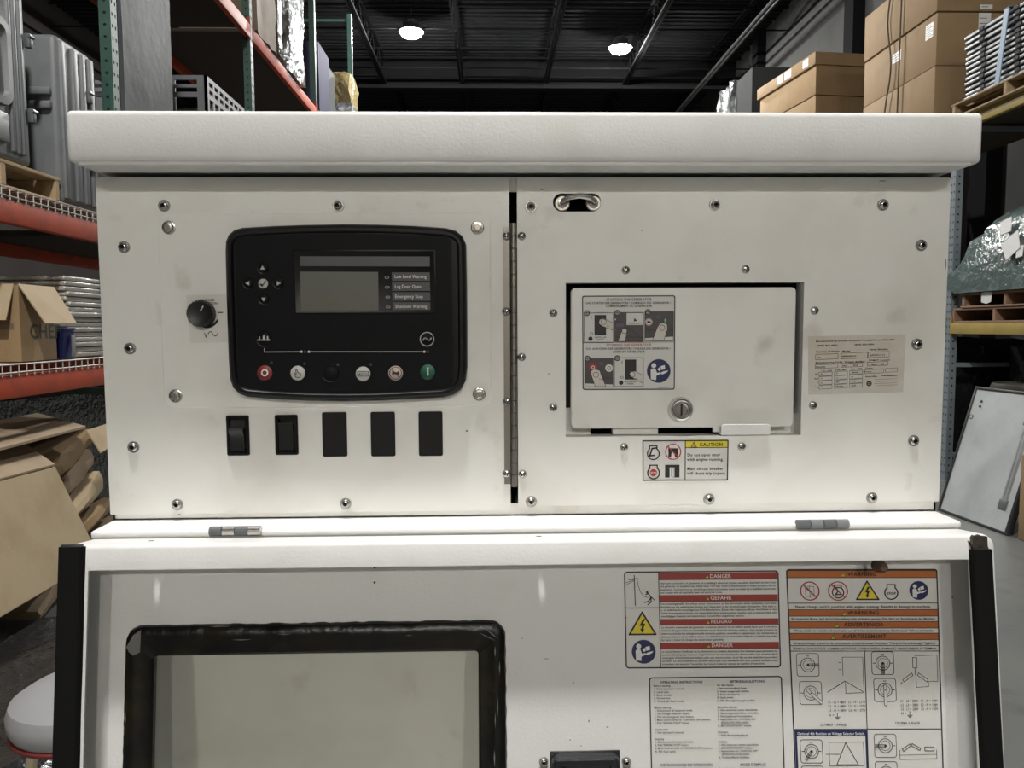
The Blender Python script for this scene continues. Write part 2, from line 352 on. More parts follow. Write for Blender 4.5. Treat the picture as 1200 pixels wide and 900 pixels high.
# ================================================================== the generator cabinet
ZT = 1.648; HP = .3353; HW = .425
PN = Frame((0, 0, ZT), (1, 0, 0), (0, 0, 1))
PX = PN.px
gen = thing('generator_cabinet', 'large white powder coated generator control cabinet with its door hanging open below', 'generator', (0, .25, .55))
# body shell: side, top, back and lower walls, front rail frame behind the two panels
bm = BM()
box(bm, (-HW+.001, .004, ZT-HP-.007), (-HW+.003, .5, ZT+.001)); box(bm, (HW-.003, .004, ZT-HP-.007), (HW-.001, .5, ZT+.001))
box(bm, (-HW, .498, ZT-HP-.007), (HW, .5, ZT)); box(bm, (-HW+.001, .004, ZT-HP-.007), (HW-.001, .5, ZT-HP-.005))
uS0, uS1 = PX(597.5, 400)[0], PX(606.5, 400)[0]; vT, vB = PX(602, 225, -.004)[1], PX(602, 590, -.004)[1]
plate(bm, PN, [(-HW+.001, .001), (HW-.001, .001), (HW-.001, -HP-.0065), (-HW+.001, -HP-.0065)], [[(-.40, vT), (.40, vT), (.40, vB), (-.40, vB)]], -.006, -.004)
obj('cabinet_body', bm, WHITE, gen)
bm = BM(); box(bm, (-.40, .07, ZT-HP+.012), (.40, .40, ZT-.015)); obj('interior_shade', bm, DARKIN, gen, 'black block for the unlit interior seen through the slots')  # solid block; the darkness of the unlit inside is in its colour
# roof hood
bm = BM(); zb, zt = ZT+.0052, ZT+.0528; box(bm, (-.4288, -.0440, zb), (.4288, .52, zt), bev=.0055, seg=4)
box(bm, (-HW+.006, -.0425, zb-.0022), (HW-.006, -.0075, zb+.001), bev=.001)
obj('roof_hood', bm, WHITEC, gen, 'thick white rolled edge roof hood')
# lower body seen through the door window
bm = BM(); box(bm, (-.40, .01, .55), (.40, .5, ZT-HP-.05), bev=.006); obj('lower_body', bm, WHITE, gen)
# sill with rounded corners
bm = BM(); zs = ZT-HP-.0062; box(bm, (-HW, -.0405, zs-.009), (HW, .03, zs), bev=.003, seg=3); obj('door_sill', bm, WHITEC, gen)
# sill hinges
def sill_hinge(px0, py0, px1, py1, cols, label):
    z = zs - .0005; y = -.0425; F = Frame((0, y+.005, z), (1, 0, 0), (0, 0, 1)); a = F.px(px0, py0)[0]; b = F.px(px1, py1)[0]; t = None
    bm = BM(); box(bm, (a-.002, y+.004, z-.006), (b+.002, y+.012, z-.003)); t = obj('sill_hinge', bm, STEELD, gen, label)
    for k in range(4):
        x0, x1 = a + (b-a)*k/4 + .0003, a + (b-a)*(k+1)/4 - .0003; bm = BM(); cyl(bm, (x0, y, z), (x1, y, z), .0047, n=18); obj('knuckle', bm, cols[k % 2], t)
sill_hinge(248, 616, 308, 616, (GUN, STEEL), 'hinge with alternating grey and bright knuckles'); sill_hinge(931, 611, 991, 611, (GUN, mat('scuffed gunmetal', (.16, .165, .17), .4)), 'dark grey hinge')
# the two front panels
uL = -HW; bm = BM(); plate(bm, PN, rrect(-HW, -HP, uS0, 0, .0015, 2), [], -.003, 0)
lp = obj('control_panel', bm, WHITE, gen, 'smudged white control panel holding the black controller')
ax0, ax1, ay0, ay1 = PX(663, 420)[0], PX(940.5, 420)[0], PX(800, 511)[1], PX(800, 331)[1]
sx0, sy0 = PX(648, 248); sx1, sy1 = PX(704.5, 226.5)
bm = BM(); plate(bm, PN, rrect(uS1, -HP+.0042, HW, 0, .0015, 2), [[(ax0, ay0), (ax1, ay0), (ax1, ay1), (ax0, ay1)], rrect(sx0, sy0, sx1, sy1, (sy1-sy0)/2-.0003, 8)], -.003, 0)
for a, b in (((ax0-.002, ay0), (ax0, ay1)), ((ax1, ay0), (ax1+.002, ay1)), ((ax0-.002, ay0-.002), (ax1+.002, ay0)), ((ax0-.002, ay1), (ax1+.002, ay1+.002))):
    box(bm, (a[0], .002, ZT+a[1]), (b[0], .020, ZT+b[1]))
bp = obj('breaker_panel', bm, WHITE, gen, 'white panel framing the small access door')
def pbox(bm, x0, y0, x1, y1, h0, h1, mi=0, bev=0, hm=None, F=PN, seg=2):
    """a box whose face covers a rectangle of a flat face"""
    hm = h1 if hm is None else hm; ym, xm = (y0+y1)/2, (x0+x1)/2
    u0, u1 = F.px(x0, ym, hm)[0], F.px(x1, ym, hm)[0]; v0, v1 = F.px(xm, y1, hm)[1], F.px(xm, y0, hm)[1]
    box(bm, (u0, v0, h0), (u1, v1, h1), mi, bev, seg, F.mat(0, 0, 0))
# stop plates behind the access door
for q in ((660, 478, 692, 515, -.022, -.019), (845, 484, 944, 515, -.022, -.019), (718, 499, 771, 509, -.019, -.010)):
    bm = BM(); pbox(bm, *q); obj('door_stop', bm, WHITE, gen)
# ---- fasteners (one of each, then copies)
def screw_mesh(kind):
    F = Frame((0, 0, 0), (1, 0, 0), (0, 0, 1)); bm = BM()
    if kind == 'button':
        lathe(bm, F, 0, 0, [(.0059, 0), (.0059, .0007), (.0056, .0012), (.0045, .0012), (.0045, .0018), (.0040, .0029), (.0030, .0037), (.0021, .0039), (.0019, .0010)], 22, [0]*7+[1])
        return bm, [STEEL, DARK]
    if kind == 'phillips':
        lathe(bm, F, 0, 0, [(.0043, 0), (.0042, .0008), (.0035, .0021), (.0019, .0028), (.0004, .0030)], 18)
        for a in (.5, .5+math.pi/2): box(bm, (-.0024, -.0006, .001), (.0024, .0006, .00296), 1, M=F.mat(0, 0)@Matrix.Rotation(a, 4, 'Z'))
        return bm, [STEEL, DARK]
    if kind == 'hex':
        lathe(bm, F, 0, 0, [(.0066, 0), (.0066, .0009), (.0056, .0013), (.0052, .0013)], 24)
        lathe(bm, F, 0, 0, [(.0050, .0012), (.0050, .0040), (.0046, .0048), (.0034, .0050), (.0031, .0046), (.0005, .0046)], 6)
        return bm, [STEEL]
PROTO = {}
def screw(kind, name, x, y, parent, h=0, F=PN, rot=None):
    u, v = F.px(x, y, h+.001); w = F.at(u, v, h)
    if kind not in PROTO:
        bm, ms = screw_mesh(kind); o = obj(name, bm, ms, parent, origin=Vector((0, 0, 0))); o.location = w - WLOC[parent.name]; WLOC[o.name] = w; PROTO[kind] = o
    else: o = twin(PROTO[kind], w, parent); o.name = name
    if F is not PN: o.rotation_euler = (math.radians(8)*-1, 0, 0)
    o.rotation_euler.rotate_axis('Y', random.uniform(-.6, .6)) if F is PN else None
    return o
for x, y in ((192, 241), (396, 241), (145, 289.5), (152, 408.5), (156, 524), (207.5, 591.5), (405, 590.5)): screw('button', 'button_screw', x, y, lp)
for x, y in ((622, 242), (838, 240), (1035, 240), (1080, 287.5), (1075, 403.5), (1071, 516.5), (1022, 583.5), (831, 585), (622.5, 588)): screw('button', 'button_screw', x, y, bp)
for x, y in ((733.5, 316.5), (874, 315.5), (648.5, 367), (955, 364), (648.5, 477.5), (953, 475), (731.5, 524), (869.5, 523.5)): screw('phillips', 'cross_screw', x, y, bp)
# mounting plate with hex bolts
mp_out = PN.pxs([(186, 262), (187.5, 256), (194, 250.5), (300, 249.5), (460, 249), (566, 249.5), (572, 252), (575, 258), (575.5, 350), (576, 466), (574, 472), (568, 475.5), (400, 477), (206, 478.5), (198, 477), (193, 470), (189, 366)])
bm = BM(); loft(bm, PN, [(mp_out, 0), (mp_out, .0009), (inset(mp_out, .0007), .0016)], cap1=True); mpl = obj('mounting_plate', bm, WHITE, gen, 'raised white plate with a hex bolt in each corner')
for x, y in ((197.5, 266.5), (559.5, 266.5), (205.5, 464), (561.5, 462)): screw('hex', 'hex_bolt', x, y, mpl, .0016)
# striker loop in the slot
bm = BM(); z1 = ZT + PX(676, 238)[1]; ua, ub = PX(659, 238)[0], PX(696, 238)[0]; F = PN
for u in (ua, ub): lathe(bm, PN, u, z1-ZT, [(.0078, -.004), (.0078, -.002), (.0068, -.001), (.0046, -.001), (.0044, .0005), (.002, .001)], 22)
tube(bm, [(ua, .0, z1), (ua, -.007, z1+.001), (ua+.005, -.009, z1+.004), ((ua+ub)/2, -.0095, z1+.0055), (ub-.005, -.009, z1+.004), (ub, -.007, z1+.001), (ub, 0, z1)], .0026, n=10)
box(bm, (ua-.006, .005, z1-.012), (ub+.006, .007, z1-.008)); obj('striker_loop', bm, STEEL, gen, 'bright steel striker loop with two washers in an oval slot')
# ---- piano hinge
ph = BM(); a, b = PX(589.5, 267), PX(598.5, 567); box(ph, (a[0], -.0009, ZT+b[1]), (b[0], .0002, ZT+a[1])); hz = obj('piano_hinge', ph, STEELD, gen, 'long grey steel piano hinge between the panels')
uc = (uS0+uS1)/2; z0, z1 = ZT+PX(602, 570)[1], ZT+PX(602, 261)[1]; NK = 21; kl = (z1-z0)/NK
bm = BM(); cyl(bm, (uc, -.0008, z0), (uc, -.0008, z0+kl-.0006), .0031, n=14); k0 = obj('knuckle', bm, STEELD, hz); base = k0.location.copy()
for k in range(1, NK): twin(k0, Vector(WLOC[k0.name]) + Vector((0, 0, kl*k)), hz).name = 'knuckle'
for x, y in ((593.5, 276.5), (593, 365), (594, 470.5), (593.5, 555)): screw('phillips', 'cross_screw', x, y, hz, .0009)
for x, y in ((611.5, 276.5), (611.5, 418.5), (612.5, 555.5)): screw('phillips', 'cross_screw', x, y, hz)
# ---- controller
HC = .0016
outl = [(263.5, 295), (264, 283), (267.5, 274.5), (274, 269), (283, 266.5), (320, 264.4), (360, 263), (403, 262.3), (445, 262.8), (485, 264.3), (522, 266.8), (534, 270), (542, 276.5), (546, 286), (546.8, 330), (547.3, 380), (547.5, 430), (545.5, 447), (540, 457), (531, 463), (520, 466), (480, 468.3), (440, 470), (403, 470.7), (360, 470), (320, 468), (290, 465.5), (280, 462), (272.5, 455), (268.8, 444), (267.2, 420), (265.8, 380), (264.5, 340)]
O = PN.pxs(outl, .011); bm = BM()
loft(bm, PN, [(O, HC), (O, .0085), (inset(O, .0012), .0125), (inset(O, .004), .0150), (inset(O, .0068), .0150), (inset(O, .0078), .0140), (inset(O, .0086), .0118), (inset(O, .0105), .0118)], cap1=True)
ct = obj('controller', bm, PLASTIC, gen, 'black generator controller with bowed bezel, grey screen and round keys')
HF = .0119
cpx = lambda pts: PN.pxs(pts, HF)
bm = BM(); plate(bm, PN, cpx([(275, 279), (277.5, 276.8), (403, 272.8), (525, 277), (529, 280), (531.5, 454), (528, 457.5), (403, 460.5), (284, 457), (280, 453)]), [], HF-.0004, HF+.0002); obj('membrane_face', bm, FACE, ct)
bm = BM(); S = cpx([(343.5, 293), (510, 293), (511.5, 367.5), (346, 368)]); loft(bm, PN, [(S, HF), (S, HF+.0012), (inset(S, .0012), HF+.0017), (inset(S, .0040), HF+.0008), (inset(S, .0046), HF+.0005)], cap1=True); obj('screen_frame', bm, PLASTIC, ct)
def cflat(name, pts, m, h, label=None):
    bm = BM(); plate(bm, PN, PN.pxs(pts, HF+h), [], HF+h-.0003, HF+h); return obj(name, bm, m, ct, label)
cflat('display_strip', [(351.5, 300.3), (503.5, 300.6), (503.5, 312.3), (352, 311.8)], LCDG, .0010)
cflat('display_screen', [(351.8, 318.3), (443, 318.7), (443.6, 364.6), (352.8, 364.8)], LCD, .0010, 'blank grey green display screen')
for k, t in enumerate(('Low Level Warning', 'Lug Door Open', 'Emergency Stop', 'Shutdown Warning')):
    y = 319.2 + 11.65*k; st = Sticker(PN, HF+.0008, [(459+.3*k, y), (503.6+.2*k, y), (504+.2*k, y+10), (459.4+.3*k, y+10)], (0, 0, 100, 22), LCDG, .5)
    st.text(t, 7, 15, 9, SWH, w=(84, 70, 74, 84)[k]); st.done('alarm_label', ct, 'grey label reading ' + t)
st = Sticker(PN, HF+.0008, [(440, 315), (460, 315), (460, 368), (440, 368)], (0, 0, 20, 53), None)
for k in range(4): st.ring(12.5+.5*k, 10+11.6*k, 1.4, .5, GREYT, n=10); st.line((14.5+.5*k, 8.5+11.6*k), (16+.5*k, 10+11.6*k), .5, GREYT); st.line((16+.5*k, 10+11.6*k), (14.5+.5*k, 11.5+11.6*k), .5, GREYT)
st.done('alarm_led_marks', ct)
def key(x, y, r, body, label=None, fn=None, rim=None, name='key_button'):
    u, v = PN.px(x, y, HF+.001); k = .000845*.985
    bm = BM(); lathe(bm, PN, u, v, [((r+2)*k, HF), ((r+1.2)*k, HF+.0004), (r*k, HF+.0002), (r*k, HF+.0010), ((r-.8)*k, HF+.0014)], 26, [1, 1, 0, 0]); ms = [body, PLASTIC]
    if fn:
        s = Sticker(PN, HF+.0014, [(x-10, y-10), (x+10, y-10), (x+10, y+10), (x-10, y+10)], (-10, -10, 10, 10), None); fn(s)
        for mm in s.mats: ms.append(mm)
        for f in s.bm.faces: f.material_index += 2
        me = bpy.data.meshes.new('t'); s.bm.to_mesh(me); bm.from_mesh(me); s.bm.free(); bpy.data.meshes.remove(me)
    o = obj(name, bm, ms, ct, label, smooth=35); return o
def tri(a):
    c, s_ = math.cos(a), math.sin(a); return [(c*x - s_*y, s_*x + c*y) for x, y in ((0, -3.2), (2.6, 1.6), (-2.6, 1.6))]
for x, y, a in ((307.7, 314.2, 0), (326.2, 332, math.pi/2), (309, 350.5, math.pi), (290.6, 332, -math.pi/2)): key(x, y, 5.4, FACE, 'black arrow key', lambda s: s.poly(tri(a), GREYT, 2))
def f_check(s): s.path([(-3.2, .5), (-1, 3), (3, -3)], 1.1, INK); s.disc(-1.8, 1.8, 1.3, INK, 2, 8)
key(308.4, 332.2, 5.6, BTNW, 'white tick key', f_check)
def f_city(s): s.poly([(-7.6, 2), (-7.6, .6), (-5.6, .6), (-5.6, -3), (-4.2, -3), (-4.2, .6), (-1.2, .6), (-1.2, -3), (.2, -5.2), (1.8, -3), (1.8, .6), (3.6, .6), (3.6, -3.4), (5.2, -3.4), (5.6, .6), (7.6, .6), (7.6, 2)], GREYT, 2)
key(309.2, 397.2, 8.2, FACE, 'black key with a white skyline', f_city)
def f_sine(s): s.ring(0, 0, 8, 1.1, GREYT); s.path([(-4.6, 1.1), (-3.4, -1), (-1.8, -1.4), (0, 0), (1.8, 1.4), (3.4, 1), (4.6, -1.1)], 1.5, GREYT)
key(500.5, 397.4, 8.6, FACE, 'black key with a ringed sine wave', f_sine)
def f_o(s): s.ring(0, 0, 3.4, 1.7, SWH, 3, 22)
key(310.3, 436.8, 8.8, BTNR, 'red stop key', f_o)
def f_hand(s): s.path([(-2, 5), (-4.4, 1), (-3.4, .2), (-1.6, 2), (-2.4, -3.6), (-1, -4.2), (.2, -.6), (3, .2), (3.6, 2), (2.2, 5), (-2, 5)], .8, INK)
key(349, 437.2, 8.6, BTNW, 'white key with a hand', f_hand)
key(387.3, 438.2, 8.8, FACE, 'plain black key')
def f_auto(s): s.outline([(-6.4, -2.6), (6.4, -2.6), (6.4, 2.8), (-6.4, 2.8)], .7, INK); s.text('AUTO', 0, 1.8, 3.2, INK, 'c', 10.5, True)
key(425.5, 438, 8.6, BTNW, 'white AUTO key', f_auto)
def f_horn(s): s.poly([(-4, -2.6), (-1.6, -1), (1.6, -1), (4, -2.6), (4, 2.8), (1.6, 1.2), (-1.6, 1.2), (-4, 2.8)], INK, 2); s.ring(0, 0, 7, .8, INK); s.line((-4.5, -5), (4.5, 5.4), .9, INK)
key(463.5, 437.2, 8.6, BTNP, 'pinkish white key with a crossed horn', f_horn)
key(501.3, 435.4, 8.7, BTNG, 'green start key', lambda s: s.line((0, -4), (0, 4), 1.8, SWH))
st = Sticker(PN, HF+.0002, [(260, 380), (540, 380), (540, 460), (260, 460)], (260, 380, 540, 460), None)
st.path([(309.6, 408.5), (309.8, 412.3), (353, 412)], 1.1, GREYT); st.line((361.5, 412), (497, 412), 1.1, GREYT)
for x in (352.8, 361.6, 497): st.disc(x, 412, 1.5, SWH, 3, 10)
for x, y in ((357, 412), (501, 412), (356.5, 426), (395.5, 427), (434, 427), (318, 425)): st.disc(x, y, 1.7, LEDD if x != 318 else LEDG, 3, 10)
st.done('mimic_line', ct, 'white mimic line with small dots')
# ---- voltage knob and its label
st = Sticker(PN, .0016, [(218, 346), (268, 345), (268, 401), (223, 402)], (218, 345, 268, 401), CLEARL, 1)
st.text('VOLTAGE', 241.8, 352.3, 2.6, INK, 'c', 19, True); st.text('REGULATION', 242, 356.4, 2.6, INK, 'c', 26, True)
st.line((255, 366), (260.6, 366), 1.3); oc = [(233.5 + 2, 384)]
arc = [(241 + 16.5*math.cos(t), 367.5 + 16.5*math.sin(t)) for t in [math.radians(110 - k*78/14) for k in range(15)]]; arc2 = [(241.2 + 15.2*math.cos(t), 365.2 + (15.2)*math.sin(t)) for t in [math.radians(32 + k*78/14) for k in range(15)]]
st.poly(arc + arc2, INK, 2); st.text('V', 236.7, 395.5, 7, INK, w=4.6); st.path([(242, 391), (243.4, 388.6), (245.4, 388), (247.2, 389.6), (248.4, 392), (250, 393.4), (252.2, 393), (253.8, 390.4)], .9)
st.done('knob_label', gen, 'clear label reading VOLTAGE REGULATION under the black knob')
u, v = PX(232.9, 367.4, .0128); bm = BM(); lathe(bm, PN, u, v, [(.0128, .0016), (.0127, .009), (.0124, .0118), (.0117, .0128), (.0112, .0125), (.0005, .0125)], 36)
for k in range(24):
    a = 2*math.pi*k/24; c = Vector((u + .0126*math.cos(a), v + .0126*math.sin(a))); cyl(bm, PN.at(c.x, c.y, .003), PN.at(c.x, c.y, .0105), .0008, n=5)
box(bm, (-.0006, .003, .0122), (.0006, .0085, .0129), 1, M=PN.mat(u, v)@Matrix.Rotation(-.55, 4, 'Z')); obj('voltage_knob', bm, [PKNOB, GREYT], gen, 'black round voltage knob')
# ---- rocker switches and blanking plugs
def rocker(x0, y0, x1, y1, up):
    xm, ym = (x0+x1)/2, (y0+y1)/2; bm = BM(); c = [(x0, y0), (x1-1.3, y0), (x1, y1), (x0+1.3, y1)]; P = PN.pxs(c, .002); P = inset(P, 0)
    u0, u1, v0, v1 = P[0][0], P[1][0], P[3][1], P[0][1]; R = rrect(u0, v0, u1, v1, .0016, 3)
    loft(bm, PN, [(R, 0), (R, .0018), (inset(R, .0008), .0024), (inset(R, .0030), .0024), (inset(R, .0034), .0006)], cap1=True); o = obj('rocker_switch', bm, PLASTIC, gen, 'black rocker switch')
    bm = BM(); w = (u1-u0)/2-.0042; h = (v1-v0)/2; cx, cv = (u0+u1)/2, (v0+v1)/2
    prof = [(-h+.005, .0005), (-h+.0052, .003), (-.001, .0042), (h*.28, .0085), (h*.38, .0080), (h*.40, .0015), (h-.005, .0008)] if up else [(-h+.0052, .0005), (-h+.0056, .0040), (-h+.0075, .0044), (0, .0028), (h-.009, .0056), (h-.0075, .005), (h-.0072, .0005)]
    A = [bm.verts.new(PN.at(cx-w, cv+q, hh)) for q, hh in prof]; B = [bm.verts.new(PN.at(cx+w, cv+q, hh)) for q, hh in prof]
    skin(bm, [A, B], close=False); bm.faces.new(A); bm.faces.new(B[::-1]); obj('rocker', bm, mat('dull black rocker', (.012, .012, .012), .3, spec=.4), o)
rocker(264.6, 487, 292.3, 534, True); rocker(321.6, 486.4, 349.6, 533.2, False)
for x0, y0, x1, y1 in ((378.2, 483, 406, 535.3), (435, 482.6, 462.6, 535), (491, 482.2, 518.4, 534.6)):
    p, q = PX(x0, y1, .001), PX(x1, y0, .001); R = rrect(p[0], p[1], q[0], q[1], .0018, 3); bm = BM(); loft(bm, PN, [(R, 0), (R, .0008), (inset(R, .0007), .0014)], cap1=True); obj('blanking_plug', bm, mat('satin black plug', (.006, .006, .0065), .5, spec=.3), gen, 'flat black blanking plug')
# ---- access door
p, q = PX(669, 502.5, -.004), PX(933.5, 336.5, -.004); R = rrect(p[0], p[1], q[0], q[1], .005, 5); bm = BM()
loft(bm, PN, [(inset(R, .001), -.012), (R, -.010), (R, -.0052), (inset(R, .0011), -.004)], cap1=True, cap0=True)
ad = obj('access_door', bm, WHITE, gen, 'small white access door with a round key lock')
u, v = PX(799, 480.3, .003); bm = BM(); lathe(bm, PN, u, v, [(.0128, -.004), (.0126, 0), (.0112, .0028), (.0095, .0036), (.0088, .0032), (.0084, .0008)], 34, cap=False); bmesh.ops.holes_fill(bm, edges=[])
lathe(bm, PN, u, v, [(.0085, .0008), (.0082, .0016), (.0005, .0018)], 30, [1, 1]); box(bm, (-.0010, -.0066, .001), (.0010, .0066, .00195), 2, M=PN.mat(u, v)); lathe(bm, PN, u, v, [(.0068, .0018), (.0066, .0023), (.0060, .0018)], 30, [0, 0], cap=False)
box(bm, (-.0010, -.0066, .001), (.0010, .0066, .0021), 2, M=PN.mat(u, v)); obj('key_lock', bm, [CHROME, STEELD, DARK], ad, 'round chrome key lock')
bm = BM(); p, q = PX(845.5, 510, .006), PX(903.5, 497, .006); R = rrect(p[0], p[1], q[0], q[1]+.004, .0040, 5); R = [(a, min(b, q[1])) for a, b in R]
R = rrect(p[0], p[1], q[0], q[1], .0035, 5); R = [(a, b) if b > (p[1]+q[1])/2 else ((p[0] if a < (p[0]+q[0])/2 else q[0]), p[1]) for a, b in R]
Rs = [R[i] for i in range(len(R)) if i == 0 or (Vector(R[i])-Vector(R[i-1])).length > 1e-6]
loft(bm, PN, [(Rs, .0038), (Rs, .0053), (inset(Rs, .0006), .006)], cap1=True, cap0=True); box(bm, (p[0], p[1], -.008), (q[0], p[1]+.0016, .0045), M=PN.mat(0, 0)); box(bm, (p[0]-.006, p[1]+.002, -.006), (p[0]+.004, p[1]+.009, -.003), M=PN.mat(0, 0)); obj('lift_tab', bm, WHITEC, ad, 'bright white bent lift tab')
# ================================================================== stickers on the panels
S = Sticker(PN, -.004, [(682.6, 347.2), (790.7, 346.7), (790, 456), (683.3, 456.3)], (57, 52, 866, 871), PAPER, 16, 9)
S.text('STARTING THE GENERATOR', 463, 92, 22, INK, 'c', 400); S.text('DAS STARTEN DER GENERATORE / COMIENZO DEL GENERADOR /', 458, 121, 18, INK, 'c', 745, True); S.text('COMMENCEMENT DU GÉNÉRATEUR', 462, 148, 18, INK, 'c', 405, True)
S.line((62, 460), (862, 455), 3); S.text('STOPPING THE GENERATOR', 462, 490, 22, SRING, 'c', 400); S.text('DAS AUFHÖREN DER GENERATORE / PARADA DEL GENERADOR /', 458, 520, 18, INK, 'c', 745, True); S.text('ARRÊT DU GÉNÉRATEUR', 462, 548, 18, INK, 'c', 285, True)
def num(x, y, n): S.disc(x, y, 26, INK, 5, 18); S.disc(x, y, 18, mat('mid grey print', (.35, .34, .33), .5), 6, 16); S.text(n, x, y+10, 22, INK, 'c', z=7)
def finger(pts, n0, n1):
    S.poly(pts, SKIN, 5); S.outline(pts, 4, INK, 6); S.outline(circ(n0, n1, 24, 12), 4, INK, 6); S.line((n0+28, n1+34), (n0+48, n1+42), 4, INK, 6)
def frm(x0, y0, x1, y1, m): S.rect_(x0, y0, x1, y1, m, 2); S.outline([(x0, y0), (x1, y0), (x1, y1), (x0, y1)], 4, INK, 7)
frm(70, 198, 322, 455, PAPER); S.rect_(160, 216, 262, 395, INK, 3); finger([(322, 350), (225, 312), (198, 290), (205, 255), (240, 245), (322, 288)], 240, 276); S.text('I', 133, 250, 30, INK, 'c'); S.ring(133, 378, 11, 4, INK); S.disc(124, 424, 20, INK, 4, 12); S.text('CONTROLLER', 210, 419, 14, INK, 'c', 104, True); S.text('POWER', 210, 439, 14, INK, 'c', 60, True); num(94, 200, '1')
frm(336, 195, 590, 450, SGREY); S.rect_(442, 200, 586, 305, PAPER, 4); S.line((560, 216), (516, 262), 9); S.poly([(505, 274), (510, 244), (536, 268)], INK, 5); S.text('ENGINE START', 516, 296, 14, INK, 'c', 118, True); S.line((450, 320), (588, 430), 4); S.line((338, 410), (588, 412), 4); S.line((338, 250), (410, 320), 3); finger([(365, 448), (395, 372), (405, 340), (428, 332), (446, 348), (440, 390), (430, 448)], 424, 356); S.disc(343, 256, 7, PAPER, 4); S.disc(343, 350, 8, SRING, 4); S.rect_(350, 285, 420, 320, mat('blue grey print', (.09, .08, .13), .5), 4); num(360, 198, '2')
frm(603, 190, 855, 445, SGREY); S.poly([(605, 420), (853, 408), (853, 443), (605, 443)], PAPER, 4); S.disc(638, 279, 32, PAPER, 4); S.ring(638, 279, 27, 4, SRING, 5); S.poly([(622, 268), (654, 274), (654, 284), (622, 290)], INK, 6); S.disc(780, 266, 22, BTNG, 4); S.line((780, 256), (780, 278), 6, SWH, 5); S.line((605, 350), (853, 352), 5); S.rect_(705, 222, 745, 250, mat('blue grey print', (.09, .08, .13), .5), 4); finger([(668, 445), (712, 330), (735, 292), (770, 285), (800, 302), (802, 345), (768, 445)], 755, 330); num(630, 193, '3')
frm(75, 598, 322, 848, SGREY); S.poly([(77, 818), (320, 828), (320, 846), (77, 846)], PAPER, 4); S.disc(146, 672, 34, SRING, 4); S.ring(146, 676, 12, 5, SWH, 5); S.disc(287, 683, 34, PAPER, 4); S.ring(287, 683, 14, 4, INK, 5); S.line((77, 768), (320, 772), 5); S.rect_(195, 630, 235, 655, mat('blue grey print', (.09, .08, .13), .5), 4); finger([(165, 846), (128, 740), (125, 708), (160, 690), (205, 705), (215, 740), (258, 846)], 170, 742); num(97, 598, '1')
frm(335, 592, 590, 845, PAPER); S.rect_(427, 608, 528, 785, INK, 3); finger([(588, 820), (490, 765), (466, 740), (475, 712), (520, 712), (588, 750)], 492, 740); S.text('I', 402, 645, 30, INK, 'c'); S.ring(401, 767, 11, 4, INK); S.disc(393, 812, 20, INK, 4, 12); S.text('CONTROLLER', 474, 809, 14, INK, 'c', 104, True); S.text('POWER', 474, 829, 14, INK, 'c', 60, True); num(360, 596, '2')
sym_read(S, 727, 710, 105); S.text('46430000 A', 775, 859, 12, INK, 'c', 118, True); S.done('starting_sticker', ad, 'white sticker of pictures on starting and stopping the generator')
S = Sticker(PN, 0, [(753.4, 516.6), (853.1, 516), (852.2, 562.3), (753.6, 562.8)], (88, 68, 1127, 548), PAPER, 10, 14)
S.rect_(612, 76, 1118, 152, SYEL); S.line((605, 70), (605, 546), 11); S.line((612, 154), (1118, 154), 8); sym_alert(S, 708, 122, 34); S.text('CAUTION', 776, 136, 42, INK, 'l', 290, True)
S.para(['Do not open door', 'with engine running.', '', 'Main circuit breaker', 'will shunt trip (open).'], 628, 258, 56, 36, INK, 'l', None, True)
sym_engine(S, 214, 205, 72, 13); S.path([(245, 155), (200, 162), (170, 250), (222, 245)], 18); S.disc(455, 200, 88, SWH, 1); S.poly([(398, 265), (398, 160), (515, 160), (515, 265), (480, 265), (470, 215), (440, 200), (430, 265)], INK, 3); sym_ban(S, 455, 202, 92, 13)
sym_engine(S, 216, 440, 72, 14); S.poly(circ(214, 455, 46, 8, math.pi/8), SRING, 4); S.text('STOP', 214, 466, 22, SWH, 'c', 70, True, 6); S.rect_(357, 360, 535, 515, INK, 3); S.rect_(414, 392, 474, 515, SWH, 4); S.poly([(430, 400), (468, 396), (468, 515), (430, 500)], PAPER, 5); S.outline([(430, 400), (468, 396), (468, 513), (430, 500)], 4, INK, 6)
S.done('caution_sticker', bp, 'yellow headed caution sticker with four pictograms')
S = Sticker(PN, 0, [(947, 394.2), (1061.5, 391.6), (1058, 459.5), (947.3, 462.6)], (130, 95, 1045, 660), PAPERB, 4)
S.text('Manufactured by Doosan Infracore Portable Power, NC, USA', 200, 152, 15, INK, 'l', 740, True); S.text('(800) 867-6863', 215, 192, 14, INK, 'l', 190, True); S.text('(800) 633-5206', 565, 192, 14, INK, 'l', 185, True)
S.text('Country of Origin   Model', 200, 253, 16, INK, 'l', 325, True); S.text('Serial Number', 705, 243, 16, INK, 'l', 180, True); S.text('Manufacturing Code  Weight (kg/lbs)', 196, 358, 16, INK, 'l', 470, True); S.text('TP/MOT / wt/mfd', 700, 348, 15, INK, 'l', 205)
for x0, y0, x1, y1 in ((198, 272, 410, 322), (443, 265, 690, 320), (695, 262, 895, 315), (196, 372, 410, 408), (440, 365, 645, 402), (690, 360, 885, 396), (668, 432, 850, 470), (865, 425, 980, 462)): S.outline([(x0, y0), (x1, y0-4), (x1, y1-4), (x0, y1)], 3, INK)
